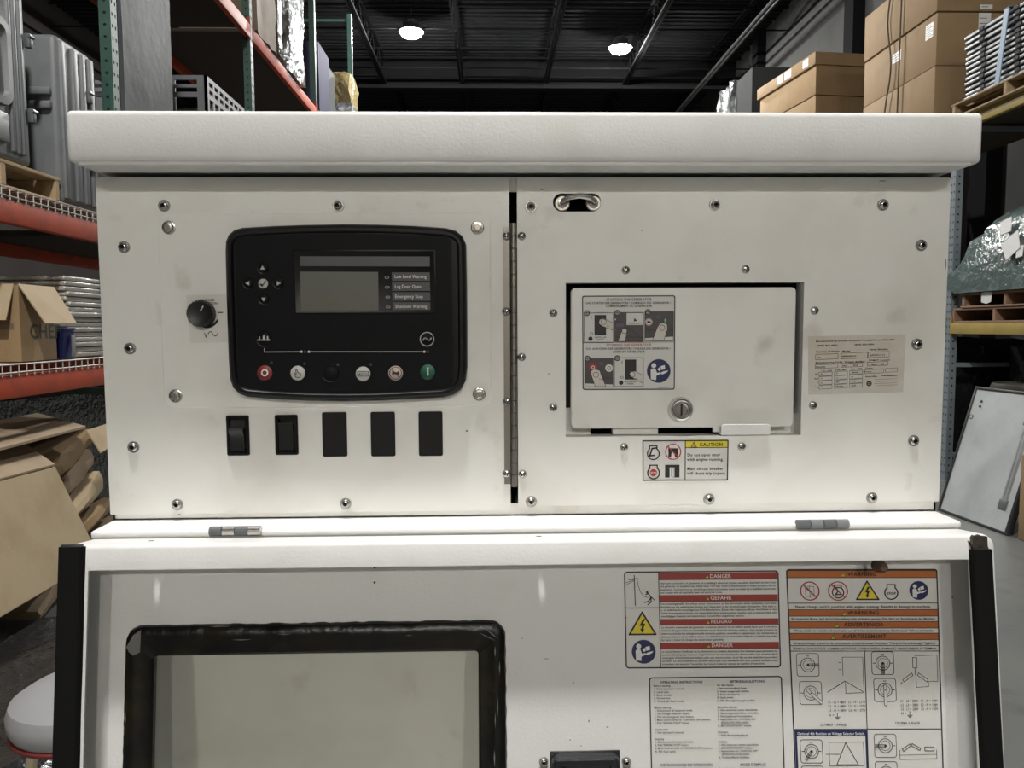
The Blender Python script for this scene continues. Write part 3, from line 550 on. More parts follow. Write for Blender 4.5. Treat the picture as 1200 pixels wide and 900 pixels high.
for t, x, y, w in (('US', 207, 309, 38), ('HP90WDO', 448, 302, 135), ('LPV90-1712', 715, 298, 140), ('Statesville', 200, 398, 92), ('2065', 448, 393, 55), ('/ 4553', 540, 391, 60), ('1.5kW', 712, 388, 70), ('60', 820, 386, 32), ('Phase', 672, 422, 70), ('1 ph, 1.0PF', 245, 438, 110), ('3 ph, .8PF', 385, 432, 108), ('1 ph, 1.0PF', 530, 428, 112), ('Power', 665, 457, 70), ('Standby', 672, 505, 120), ('Permanent', 830, 500, 150)): S.text(t, x, y, 14, INK, 'l', w, True)
for j in range(3):
    for k in range(4):
        x, y = 232 + 146*j, 446 + 42*k - 4*j; S.outline([(x, y), (x+124, y-3), (x+124, y+33), (x, y+36)], 3, INK); S.text(('60', '51', '51', '71', '71', '71', '240', '480/240', '480/208', '60', '3/100', '1/200')[(j*4+k) % 12], x+14, y+24, 14, INK, bold=True)
for k, t in enumerate(('kW', 'kVA', 'V', 'A')): S.text(t, 222, 470 + 42*k, 14, INK, 'r', bold=True)
S.disc(713, 566, 26, INK, 3, 18); S.text('CE', 713, 577, 22, PAPERB, 'c', 30, True, 5); 
for k in range(4): S.line((760+20*(k % 2), 530+20*k), (985, 525+20*k), 4, mat('faded ink', (.28, .25, .21), .6))
S.done('data_plate', bp, 'yellowed data plate sticker with faded print')
# ================================================================== the drop down door
TH = math.radians(8); DN = Frame((0, -.045, 1.300), (1, 0, 0), (0, math.sin(TH), math.cos(TH))); DW, DH, DD = .430, .40, .038; LIP = .0228; LIPS = .0262
dx = lambda a, b, h=0: DN.px(a, b, h)
gout = rrect(-.3862, -.345, -.0268, -.0808, .016, 7); gin = rrect(-.3578, -.317, -.0532, -.1085, .0035, 7)
bm = BM(); plate(bm, DN, rrect(-DW+.001, -DH+.001, DW-.001, -.001, .006, 4), [inset(gin, -.006)], -.0015, 0)
def dout(i, r): return rrect(-DW+i, -DH+i, DW-i, -i, max(.001, r-i), 6)
linner = rrect(-DW+LIPS, -DH+LIP, DW-LIPS, -LIP, .0012, 6)
A = dout(0, .012); N = len(A); holes = [(-.3585, .0143), (.0048, .0150)]
R0 = [bm.verts.new(DN.at(u, v, -.0015)) for u, v in A]; R1 = [bm.verts.new(DN.at(u, v, DD-.0045)) for u, v in A]
for k in range(N):
    if k == 6: continue                     # the top wall is a plate of its own, with the two drilled holes
    f = bm.faces.new((R0[k], R0[(k+1) % N], R1[(k+1) % N], R1[k])); f.smooth = True
TF = Frame(DN.at(0, 0, 0), DN.x, DN.n)      # top wall: u along the door, v outward
xa, xb = A[7][0], A[6][0]
flat = [[(xa, -.0015), (xb, -.0015), (xb, DD-.0045), (xa, DD-.0045)]] + [circ(a, b, .0029, 14) for a, b in holes]
tv = [bm.verts.new(TF.at(a, b, 0)) for L in flat for a, b in L]
for t in geometry.tessellate_polygon([[Vector((a, b, 0)) for a, b in L] for L in flat]): bm.faces.new([tv[i] for i in t])
rings = [R1] + [[bm.verts.new(DN.at(u, v, h)) for u, v in dout(i, .012)] for i, h in ((.0007, DD-.0022), (.0022, DD-.0006), (.0042, DD))] + [[bm.verts.new(DN.at(u, v, h)) for u, v in linner] for h in (DD, DD-.002)]
skin(bm, rings); door = obj('fold_down_door', bm, WHITEC, gen, 'white door hanging open with its inside facing out')
# inside and rim share the one dimmed white
# gasket, pane
random.seed(3)
def ragged(P, a): return [(x + random.uniform(-a, a), y + random.uniform(-a, a)) for x, y in P]
def dense(P, step):
    out = []
    for i in range(len(P)):
        a, b = Vector(P[i]), Vector(P[(i+1) % len(P)]); n = max(1, int((b-a).length/step))
        out += [tuple(a + (b-a)*k/n) for k in range(n)]
    return out
def samecount(Po, Pi, step=.006):
    O_, I_ = [], []
    for i in range(len(Po)):
        a, b = Vector(Po[i]), Vector(Po[(i+1) % len(Po)]); c, d = Vector(Pi[i]), Vector(Pi[(i+1) % len(Pi)]); n = max(1, int((b-a).length/step))
        for k in range(n): O_.append(tuple(a + (b-a)*k/n)); I_.append(tuple(c + (d-c)*k/n))
    return O_, I_
go, gi = samecount(gout, gin); mid = lambda f: [(a[0]*(1-f)+b[0]*f, a[1]*(1-f)+b[1]*f) for a, b in zip(go, gi)]
bm = BM(); loft(bm, DN, [(ragged(go, .0005), 0), (ragged(mid(.04), .0003), .0035), (ragged(mid(.2), .0003), .0060), (ragged(mid(.45), .0004), .0066), (mid(.55), .0052), (mid(.92), .0056), (gi, .004), (gi, -.002)]); obj('window_gasket', bm, TAPE, door, 'wide glossy black taped gasket round the window')
bm = BM()
for k in range(26):
    i = random.randrange(len(go)); f = random.uniform(-.02, .5); p = Vector(mid(f)[i]); t = Vector(go[(i+1) % len(go)]) - Vector(go[i-1]); t.normalize(); n_ = Vector((-t.y, t.x)); L = random.uniform(.003, .011); w = random.uniform(.0004, .0010)
    P = [p - t*L, p + n_*w, p + t*L, p - n_*w*.6]; V = [bm.verts.new(DN.at(q.x, q.y, .0066 + random.uniform(0, .0008) if f > .1 else .004)) for q in P]; bm.faces.new(V)
cr_ = [Vector(dx(a, b)) for a, b in ((152, 756), (160, 742), (169, 736), (168, 762), (160, 766), (155, 762))]; bm.faces.new([bm.verts.new(DN.at(p.x, p.y, .0068)) for p in cr_])
obj('tape_sliver', bm, mat('dull grey tape edge', (.16, .16, .15), .35, bump=.6, bscale=300), door, 'thin grey torn tape edges', smooth=False, kind='stuff')
bm = BM(); plate(bm, DN, inset(gin, -.003), [], -.0012, .0012); obj('window_pane', bm, GLASS, door, 'clear window pane')
# weatherstrips
def strip(pts, name, label, w0, jag=0, m=RUBBER):
    bm = BM(); rows = []
    for i, (u, v) in enumerate(pts):
        j = random.uniform(-jag, jag); rows.append([bm.verts.new(DN.at(u + s*w0 + (j if abs(s) == 1 else 0), v, DD + h)) for s, h in ((-1, 0), (-.96, .004), (-.8, .0058), (0, .0066), (.8, .0058), (.96, .004), (1, 0))])
    skin(bm, rows, close=False); bm.faces.new(rows[0]); bm.faces.new(rows[-1]); obj(name, bm, m, door, label)
a0 = dx(83.5, 641, DD+.004); strip([(a0[0]-.0004, a0[1] - .36*k/20) for k in range(21)], 'weatherstrip', 'black foam weatherstrip with a clean cut end', .0113, .0002)
bm = BM(); p = dx(71, 643, DD+.003); q = dx(96.5, 636, DD+.003); box(bm, (p[0], p[1]-.004, DD), (q[0], q[1]-.0015, DD+.0032), bev=.0008, M=DN.mat(0, 0)); box(bm, (p[0]+.001, p[1]+.0015, DD+.002), (q[0]-.001, p[1]+.0028, DD+.0048), bev=.0004, M=DN.mat(0, 0)@Matrix.Rotation(.006, 4, 'Z')); obj('strip_end', bm, [mat('grey black rubber', (.03, .032, .03), .5)], door, 'curled grey black strip end')
b0, b1 = dx(1150, 644, DD+.004), dx(1163.5, 900, DD+.004); sl = (b1[0]-b0[0])/(b1[1]-b0[1])
strip([(b0[0] + sl*(-.36*k/20) + .0004, b0[1] - .36*k/20) for k in range(21)], 'weatherstrip', 'black foam weatherstrip with a ragged brown top', .0101, .0003)
P = [dx(a, b, DD+.003) for a, b in ((1139, 630), (1141, 627), (1144, 628), (1148, 626.5), (1150, 628), (1157, 628.5), (1157.5, 640), (1161, 648), (1160, 652), (1141, 652), (1140, 642), (1136, 634), (1139, 638))]
bm = BM(); loft(bm, DN, [(P, DD-.0002), (inset(P, .0003), DD+.0036)], cap1=True); obj('ragged_strip_end', bm, mat('torn brown adhesive', (.035, .026, .02), .85, var=(.012, .01, .009), vscale=120, bump=.8, bscale=400), door, 'torn brown adhesive at the strip top', smooth=False)
bm = BM(); u, v = dx(1026, 662, .02); F2 = Frame(DN.at(u, v+.002, .03), (1, 0, 0), DN.n); lathe(bm, Frame(DN.at(u, v, .028), DN.x, DN.y), 0, 0, [(.0058, -.006), (.0062, 0), (.0050, .006), (.0030, .008)], 9); obj('rusty_plug', bm, RUST, door, 'brown rusty plug under the door rim')
# latch
bm = BM(); p, q = dx(645, 940, .0), dx(726, 878.5, .0); box(bm, (p[0], p[1], 0), (q[0], q[1], .0016), 0, .0006, M=DN.mat(0, 0)); R = rrect(p[0]+.0012, p[1]-.01, q[0]-.0012, q[1]-.0012, .007, 6)
loft(bm, DN, [(R, .001), (R, .008), (inset(R, .0012), .0112), (inset(R, .0034), .0122), (inset(R, .0085), .0112), (inset(R, .0092), .0070)], cap1=True); obj('paddle_latch', bm, [mat('blue black latch plastic', (.012, .013, .017), .3, bump=.25, bscale=250)], door, 'black moulded paddle latch')
for x in (637.5, 734.5):
    bm = BM(); u, v = dx(x, 893, .002); plate(bm, DN, rrect(u-.0033, v-.05, u+.0033, v+.0036, .0032, 5), [], 0, .0012); obj('bolt_plate', bm, STEELD, door)
for x in (637.2, 734.2): screw('button', 'latch_bolt', x, 893, door, .0012, DN).scale = (.75, 1, .75)
bm = BM()
for x, y, r in ((439, 682.5, 1.6), (439, 665.5, 1.2)): u, v = dx(x, y, .0); lathe(bm, DN, u, v, [(r*.0007, 0), (r*.0007, .0003)], 10)
obj('small_hole', bm, DARK, door)
# danger sticker
S = Sticker(DN, 0, [(731.8, 670.5), (911.5, 669), (914.5, 781.5), (734, 782.6)], (-53, 64, 1150, 812), PAPER, 24, 10)
hd = [(72, 126), (247, 297), (434, 480), (618, 666)]
for (y0, y1), t in zip(hd, ('DANGER', 'GEFAHR', 'PELIGRO', 'DANGER')):
    S.rect_(212, y0, 1143, y1, SRED); S.line((212, y1+1), (1143, y1+1), 4); S.text(t, 612, y1-12, 30, SWH, 'l', 168); sym_alert(S, 592, (y0+y1)/2+4, 15)
S.line((212, 66), (214, 810), 6); S.line((-48, 345), (212, 345), 6)
TX = [(['Improper connection of generator to a building\'s electrical system can allow electrical current from', 'the generator to backfeed into utility lines. This may result in electrocution of utility workers, fire or', 'explosion. Connections to a building\'s electrical system must be made by a qualified electrician', 'and comply with all applicable laws and electrical codes.'], 160, 24.5),
 (['Der unsachgemäße Anschluss eines Generators an das Stromnetz eines Gebäudes kann eine', 'Rückführung des elektrischen Stroms vom Generator in die Stromleitungen verursachen. Dies kann u.', 'a. zu tödlichen Stromschlägen bei EVU-Mitarbeitern, Brand oder Explosion führen. Anschlüsse an das', 'Gebäudestromnetz müssen von einem Elektriker vorgenommen werden und es müssen dabei alle', 'einschlägigen Gesetze und elektrischen Vorschriften eingehalten werden.'], 322, 24.2),
 (['La conexión inadecuada del generador al sistema eléctrico de un edificio puede hacer que la corriente', 'eléctrica del generador se retroalimente en las líneas de servicios públicos. Esto puede provocar la', 'electrocución de los trabajadores de servicios públicos, incendios o explosiones. Las conexiones al', 'sistema eléctrico de un edificio deben ser realizadas por un electricista calificado, y cumplir con todas', 'las leyes y todos los códigos de electricidad aplicables.'], 506, 24.4),
 (['Le raccordement inadéquat de la génératrice au système électrique d\'un bâtiment peut permettre au', 'courant électrique produit par la génératrice de refouler dans le réseau public. Les ouvriers de la', 'compagnie d\'électricité pourraient subir une électrocution, et un feu ou une explosion pourraient', 'survenir. Le raccordement au système électrique d\'un immeuble doit être confié à un électricien', 'compétent et respecter l\'ensemble des lois et codes en vigueur en matière d\'électricité.'], 694, 24.2)]
for L, y, dy in TX:
    for i, t in enumerate(L): S.text(t, 224, y + i*dy, 15, INK, 'l', 905 if i < len(L)-1 else 905*len(t)/max(len(q) for q in L), True)
S.line((22, 90), (26, 326), 7); S.line((-20, 122), (48, 114), 7); S.line((-44, 148), (22, 122), 4); S.line((-44, 165), (22, 130), 4); S.path([(44, 120), (52, 170), (68, 220), (95, 255), (125, 265)], 4); S.disc(120, 222, 9, INK, 3, 12); S.path([(110, 240), (128, 232), (150, 262), (128, 300)], 9); S.path([(140, 250), (176, 284)], 7); S.path([(150, 265), (132, 292), (100, 304)], 8); S.path([(150, 268), (150, 300), (124, 320)], 8)
sym_volt(S, 78, 480, 100); sym_read(S, 84, 687, 93); S.done('danger_sticker', door, 'red banded danger sticker in four languages')
# warning sticker (runs on below the frame)
S = Sticker(DN, 0, [(921.6, 667.5), (1097.5, 667.3), (1106.8, 960), (934.6, 960)], (922, 667.5, 1098, 960), PAPER, 3, 1.5)
for y0, y1, t in ((668.6, 677.2, 'WARNING'), (715.2, 723, 'WARNUNG'), (729.3, 737.2, 'ADVERTENCIA'), (743.2, 751, 'AVERTISSEMENT')):
    S.rect_(922.8, y0, 1097.2, y1, SORA); S.line((922, y0), (1098, y0), .8); S.line((922, y1), (1098, y1), .8); S.text(t, 1010, y1-2, 4.8, INK, 'c', None, True); sym_alert(S, 1010 - len(t)*2.4 - 5.5, (y0+y1)/2+.8, 2.8)
for y in (707.5, 757.8, 764.3): S.line((922, y), (1098, y), .9)
S.text('Never change switch position with engine running. Results in damage to machine.', 1010, 713.2, 3.3, INK, 'c', 160, True); S.text('Bei laufendem Motor darf die Schalterstellung nicht verändert werden. Dies führt zur Beschädigung der Maschine.', 1010, 727.2, 2.6, INK, 'c', 170, True)
S.text('Nunca cambie la posición del interruptor con el motor en funcionamiento. Puede causar daños a la máquina.', 1010, 741.3, 2.6, INK, 'c', 164, True); S.text('Ne jamais changer la position du commutateur lorsque le moteur fonctionne. Vous pourriez endommager l\'appareil.', 1010, 756, 2.6, INK, 'c', 168, True)
S.text('TERMINAL CONNECTIONS / KLEMMENANSCHLÜSSE / CONEXIONES DE TERMINALES / BRANCHEMENTS AU TERMINAL', 1010, 762.6, 2.8, INK, 'c', 170)
S.ring(948, 693, 10.8, 1.2, SRING); S.outline([(943, 687.5), (953, 687.5), (953, 699.5), (943, 699.5)], .5); S.line((948, 686), (948, 701), .5); S.line((942, 693), (954, 693), .5); S.ring(945.5, 690.5, 1.4, .4, INK, 2, 10); S.ring(950.5, 696.5, 1.4, .4, INK, 2, 10); sym_ban(S, 948, 693, 10.8, 1.2)
sym_engine(S, 981, 693, 6.6, 1.2); S.path([(983.5, 689), (978.5, 689), (981.5, 693), (978, 697.5), (984, 697)], 1.4); sym_ban(S, 981, 693, 11, 1.2)
sym_volt(S, 1015.5, 694, 12.6); sym_engine(S, 1043.5, 693.5, 7.6, 1.3); S.text('STOP', 1043.5, 697.5, 3.2, INK, 'c', 11, True); sym_read(S, 1076, 692.5, 11.2)
S.line((1009.6, 764), (1008.4, 960), 1)
def dial(x, y, a, arrow=False, L=9):
    S.outline(rrect(x-13, y-13.5, x+13, y+13.5, 3, 4), .7, INK); S.ring(x, y, 8.2, .8, INK); S.ring(x, y, 5.6, .5, INK); S.disc(x, y, 1.5, INK, 4, 12); d = Vector((math.cos(a), math.sin(a))); n = Vector((-d.y, d.x))
    if arrow:
        P = [Vector((x, y)) + d*t + n*w for t, w in ((-6, -1.6), (L, -1.6), (L+1.6, 0), (L, 1.6), (-6, 1.6))]; S.poly(P, PAPER, 5); S.outline(P, .6, INK, 6); S.disc(x, y, .8, INK, 7, 8)
    else:
        for w in (-1.4, 0, 1.4): S.line(Vector((x, y)) + n*w, Vector((x, y)) + d*12.4 + n*w, .7, INK, 6)
    for dx_, dy_ in ((-10, 0), (10, 0), (0, -10.5)): S.line((x+dx_-1.4, y+dy_), (x+dx_+1.4, y+dy_), .8, INK)
dial(942, 780.5, 0); dial(944, 813.5, .75, True, 17); dial(1030.5, 778.5, math.pi/2); dial(1032, 810, math.pi/2, True, 17)
S.path([(983, 793), (983, 771.5), (1007, 771.5), (1007, 811)], .6); S.line((985, 799.5), (964, 812.5), .8); S.line((985, 799.5), (1006, 812), .8); S.path([(985.5, 801), (985.5, 814), (1006, 813)], .6)
for t in ((983, 778), (983, 786)): S.line((t[0]-2, t[1]), (t[0]-4.6, t[1]), .7)
for k, (a, b) in enumerate((('L1 - L2 = 480V', 'L1 - N = 277V'), ('L2 - L3 = 480V', 'L2 - N = 277V'), ('L3 - L1 = 480V', 'L3 - N = 277V'))):
    S.text(a, 964, 825.5 + 4.8*k, 2.9, INK, 'l', 21); S.text(b, 988, 825.3 + 4.8*k, 2.9, INK, 'l', 20)
for k, (a, b) in enumerate((('L1 - L2 = 208V', 'L1 - N = 120V'), ('L2 - L3 = 208V', 'L2 - N = 120V'), ('L3 - L1 = 208V', 'L3 - N = 120V'))):
    S.text(a, 1050, 824 + 4.8*k, 2.9, INK, 'l', 21); S.text(b, 1074, 823.8 + 4.8*k, 2.9, INK, 'l', 20)
for x, y in ((964, 840.5), (1050, 838.5)):
    S.text('N =', x, y, 2.8); S.line((x+10.5, y-3.4), (x+10.5, y+1), .7); S.line((x+7.5, y+1), (x+13.5, y+1), .7); S.line((x+8.7, y+2.4), (x+12.3, y+2.4), .7); S.line((x+9.8, y+3.6), (x+11.2, y+3.6), .7)
S.text('277/480V 3-PHASE', 969, 852, 3, INK, 'c', 31); S.text('120/208V 3-PHASE', 1057, 850, 3, INK, 'c', 30)
S.outline([(1066, 772), (1071, 772), (1071, 784), (1066, 784)], .6); S.path([(1068.5, 770), (1095, 769), (1095, 800), (1084, 800)], .5); S.line((1068.5, 784), (1068.5, 792), .7)
for s_ in (-1, 1):
    P = [Vector((1068.5 + s_*4, 790)), Vector((1068.5 + s_*15, 798)), Vector((1068.5 + s_*13.6, 800.6)), Vector((1068.5 + s_*2.8, 793))]; S.outline([tuple(p) for p in P], .7)
S.path([(1069.5, 792), (1069.5, 807), (1084, 806), (1084, 800)], .5); S.line((1053, 801), (1050.5, 803), .7)
S.line((922, 856), (1098, 855.5), 1)
S.rect_(923, 857, 1009, 960, SNAVY, .3); S.rect_(925.6, 864, 1006.6, 958, PAPER, .6); S.text('Optional 4th Position on Voltage Selector Switch.', 966, 862.3, 3.2, SWH, 'c', 80, True, 5)
S.z = 0
dial(942, 881.5, 2.2); dial(942, 912, 1.2, True, 14); S.path([(963, 871), (1004, 870.5), (1004, 898), (963, 898.5), (963, 871)], .6); S.path([(983, 871.5), (971.5, 897), (997, 897), (983, 871.5)], .9); S.line((959, 885), (976, 885), .6)
dial(1030, 875, math.pi); dial(1030, 907, math.pi, True, 14); S.path([(1047, 880), (1047, 891), (1091, 890), (1091, 880)], .6); S.line((1047, 886), (1091, 885), .5)
for P in ([(1050, 879), (1059, 873), (1060.5, 875), (1051.5, 881.5)], [(1062, 872.5), (1072, 878), (1071, 880.5), (1061, 875)], [(1077, 876.5), (1088, 876.5), (1088, 881), (1077, 881)]): S.outline(P, .8)
S.done('warning_sticker', door, 'orange banded warning sticker with wiring diagrams')
# operating instructions
S = Sticker(DN, 0, [(761, 794.3), (915.5, 792.6), (920.5, 960), (764.8, 960)], (80, 100, 1165, 1275), PAPER, 24, 10)
S.text('OPERATING INSTRUCTIONS', 165, 147, 20, SNAVY, 'l', 350, True); S.text('BETRIEBSANLEITUNG', 742, 147, 20, SNAVY, 'l', 285, True); S.text('INSTRUCCIONES DE OPERACIÓN', 150, 836, 22, SNAVY, 'l', 430, True); S.text("MODE D'EMPLOI", 805, 836, 22, SNAVY, 'l', 212, True)
LN = [(172, 'Before starting'), (198, "1. Read operator's manual."), (224, '2. Level unit.'), (250, '3. Block wheels.'), (275, '4. Ground unit.'), (301, '5. Check all fluid levels.'), (355, 'Manual starting'), (379, '1. Disconnect all external loads.'), (405, '2. Set voltage selector switch.'), (431, '3. Pull out emergency stop button.'), (457, '4. Move control switch to "CONTROL ON" position.'), (483, '5. Push "ENGINE START" button.'), (536, 'Remote start'), (562, "1. See operator's manual."), (615, 'Stopping'), (640, '1. Disconnect all external loads.'), (666, '2. Push "ENGINE STOP" button.'), (692, '3. Move control switch to "CONTROL OFF" position.'), (720, '4. Fill fuel tank.')]
RN = [(172, 'Vor dem Starten'), (198, '1. Benutzerhandbuch lesen.'), (224, '2. Gerät waagerecht stellen.'), (250, '3. Räder blockieren.'), (275, '4. Gerät erden.'), (301, '5. Alle Flüssigkeitspegel prüfen.'), (355, 'Manuelles Starten'), (379, '1. Alle externen Lasten abschalten.'), (405, '2. Spannungswahlschalter einstellen.'), (431, '3. Notstoppknopf herausziehen.'), (457, '4. Regelschalter auf „CONTROL ON“'), (483, '    (REGELUNG EIN) stellen.'), (509, '5. „MOTORSTARTKNOPF“ drücken.'), (562, 'Fernstart'), (588, '1. Siehe Benutzerhandbuch.'), (641, 'Anhalten'), (667, '1. Alle externen Lasten abschalten.'), (693, '2. „MOTORSTOPPKNOPF“ drücken.'), (719, '3. Regelschalter auf „CONTROL OFF“'), (745, '    (REGELUNG AUS) stellen.'), (771, '4. Treibstofftank befüllen.')]
for L, x in ((LN, 112), (RN, 630)):
    for y, t in L: S.text(t, x, y+2, 15.5, INK, 'l', len(t)*9.6 if len(t) > 16 else len(t)*9.2, True)
for L, x in ((['Antes de arrancar', '1. Lea el manual del operador.', '2. Nivele la unidad.', '3. Bloquee las ruedas.', '4. Conecte a tierra.'], 112), (['Avant le démarrage', "1. Lire le manuel de l'opérateur.", "2. Mettre l'unité de niveau.", '3. Bloquer les roues.', "4. Mettre l'unité à la terre."], 630)): S.para(L, x, 866, 26, 15.5)
S.done('instruction_sticker', door, 'white operating instructions sticker in small black print')
# ================================================================== racking
random.seed(11)
XL = -2.29; XRK = 4.31
def world(x, y): return Vector((x, y, 0))
def punched(bm, F, u0, u1, z1, ncol, hole):
    """a steel strip with a punched hole in each 70 mm cell"""
    n = int((z1-.1)/.07); q = .05; cw = (u1-u0)/ncol
    plate(bm, F, [(u0, 0), (u1, 0), (u1, q), (u0, q)], [], -.0025, 0); plate(bm, F, [(u0, q+.07*n), (u1, q+.07*n), (u1, z1), (u0, z1)], [], -.0025, 0)
    for k in range(n):
        for j in range(ncol):
            a, z = u0 + cw*j, q + .07*k; c = a + cw/2
            plate(bm, F, [(a, z), (a+cw, z), (a+cw, z+.07), (a, z+.07)], [[(c + p, z + .035 + r) for p, r in hole]], -.0025, 0)
def post(bm, x, y, s, z1, w=.078, d=.07, holes=True):
    """an upright of folded steel, punched on the aisle face and on the near web"""
    F = Frame((x, y, 0), (0, s, 0), (0, 0, 1)); G = Frame((x, y-w/2, 0), (1, 0, 0), (0, 0, 1)); g0, g1 = sorted((-s*.0025, -s*d))
    if holes:
        punched(bm, F, -w/2, w/2, z1, 2, [(-.008, .010), (-.006, -.011), (.006, -.011), (.008, .010)]); punched(bm, G, g0, g1, z1, 1, circ(0, 0, .010, 8))
        p, q = sorted((x - s*.006, x - s*(d-.002))); box(bm, (p, y-w/2+.006, .01), (q, y+w/2-.006, z1-.01), 1)  # black liner paints the shade inside the post so the holes show
    else:
        plate(bm, F, [(-w/2, 0), (w/2, 0), (w/2, z1), (-w/2, z1)], [], -.0025, 0); plate(bm, G, [(g0, 0), (g1, 0), (g1, z1), (g0, z1)], [], -.0025, 0)
    box(bm, (w/2-.0025 if s > 0 else -w/2, 0, -d), (w/2 if s > 0 else -w/2+.0025, z1, -.0025), M=F.mat(0, 0))
def rack(name, label, x, s, ys, depth, z1, levels, pm, bmats, front_holes):
    t = thing(name, label, 'rack', (x - s*depth/2, (ys[0]+ys[-1])/2, 0))
    for y in ys:
        for k, xx in enumerate((x, x - s*depth)):
            bm = BM(); post(bm, xx if k == 0 else xx + s*.07, y, s, z1, holes=(k == 0 and y in front_holes)); box(bm, (min(xx, xx-s*.08)-.02, y-.06, 0), (max(xx, xx-s*.08)+.02, y+.06, .008)); obj('upright', bm, [pm, DARK], t)
        for zz in (.25, 1.12, z1-.1):
            bm = BM(); a, b = sorted((x - s*.03, x - s*(depth-.03))); box(bm, (a, y-.02, zz-.02), (b, y+.02, zz+.02)); obj('tie_bar', bm, pm, t)
    for (ya, yb, z, m, deck, h) in levels:
        bm = BM(); f0, f1 = sorted((x + s*.004, x - s*.045)); box(bm, (f0, ya+.04, z-h), (f1, yb-.04, z), bev=.004); box(bm, (min(x+s*.005, x-s*.02), ya+.037, z-h-.02), (max(x+s*.005, x-s*.02), ya+.045, z+.07)); box(bm, (min(x+s*.005, x-s*.02), yb-.045, z-h-.02), (max(x+s*.005, x-s*.02), yb-.037, z+.07)); obj('beam', bm, m, t)
        if not (s < 0 and z > 3):
            bm = BM(); f0, f1 = sorted((x - s*(depth-.045), x - s*(depth+.004))); box(bm, (f0, ya+.04, z-h), (f1, yb-.04, z), bev=.004); obj('beam', bm, m, t)
        if deck == 'board':
            bm = BM(); f0, f1 = sorted((x - s*.046, x - s*(depth-.046))); box(bm, (f0, ya+.05, z-.03), (f1, yb-.05, z)); obj('shelf_board', bm, mat('dark plywood decking', (.05, .04, .032), .85, spec=.2), t)
        if deck is True:
            bm = BM(); n = int((yb-ya-.12)/.062); xf = x + s*.009
            for k in range(n+1):
                y = ya + .06 + k*.062; cyl(bm, (xf, y, z-.005), (xf, y, z+.05), .0035, n=5); cyl(bm, (xf, y, z+.05), (x - s*depth, y, z+.05), .0032, n=5)
            for xx, zz in ((xf, z+.05), (xf, z+.012)) + tuple((x - s*q*depth/8, z+.05) for q in range(1, 9)): cyl(bm, (xx, ya+.05, zz), (xx, yb-.05, zz), .0038, n=5)
            o = obj('wire_deck', bm, GALV, t, kind='stuff')
    return t
LV = []
for ya, yb in ((1.30, 4.02), (4.02, 6.74), (6.74, 9.46), (9.46, 12.18)):
    LV += [(ya, yb, 1.285, ORANGE, ya < 3, .108), (ya, yb, 2.108, ORANGE, ya < 3 or 'board', .112), (ya, yb, 4.345, ORANGE, 'board', .12)]
rack('pallet_rack', 'tall pallet rack with dark green uprights and orange red beams', XL, 1, (1.30, 4.02, 6.74, 9.46, 12.18), 1.07, 6.6, LV, RGREEN, ORANGE, (4.02, 6.74))
LV = []
for ya, yb in ((3.72, 6.42), (6.42, 9.12), (9.12, 11.82), (11.82, 14.5)):
    LV += [(ya, yb, 1.518, YELLOW, 'board', .1), (ya, yb, 3.40, YELLOW, 'board', .1)]
rack('pallet_rack', 'tall pallet rack with blue grey uprights and dull yellow beams', XRK, -1, (3.72, 6.42, 9.12, 11.82, 14.5), 1.07, 3.43, LV, RGREY, YELLOW, (6.42,))
# ------------------------------------------------------------------ pallets
def pallet(name, label, x0, x1, y0, y1, z, m, along='x', group=None):
    """deck boards run across the stringers; `along` is the axis of the stringers"""
    t = thing(name, label, 'pallet', ((x0+x1)/2, (y0+y1)/2, z), group); H = .135
    lo, hi = ((y0, y1) if along == 'x' else (x0, x1)); a0, a1 = ((x0, x1) if along == 'x' else (y0, y1))
    def bx(n, aa, ab, ca, cb, za, zb):
        bm = BM(); j = random.uniform(-.003, .003)
        p, q = ((aa, ca+j, za), (ab, cb+j, zb)) if along == 'x' else ((ca+j, aa, za), (cb+j, ab, zb)); box(bm, p, q, bev=.003, seg=1); obj(n, bm, m, t)
    for k in range(3):
        c = lo + .02 + (hi-lo-.04-.038)*k/2; bx('stringer', a0, a1, c, c+.038, z+.016, z+H-.018)
    for n, zz, cnt in (('deck_board', z+H-.018, 8), ('base_board', z, 3)):
        for k in range(cnt):
            w = .09; a = a0 + (a1-a0-w)*k/(cnt-1); bx(n, a, a+w, lo, hi, zz, zz+.018)
    return t
ZU, ZD = 2.162, 1.339      # tops of the two wire decks
pallet('wooden_pallet', 'pale new wooden pallet under the grey case on the upper shelf', XL-1.0, XL-.03, 2.45, 3.42, ZU, WOOD, 'x')
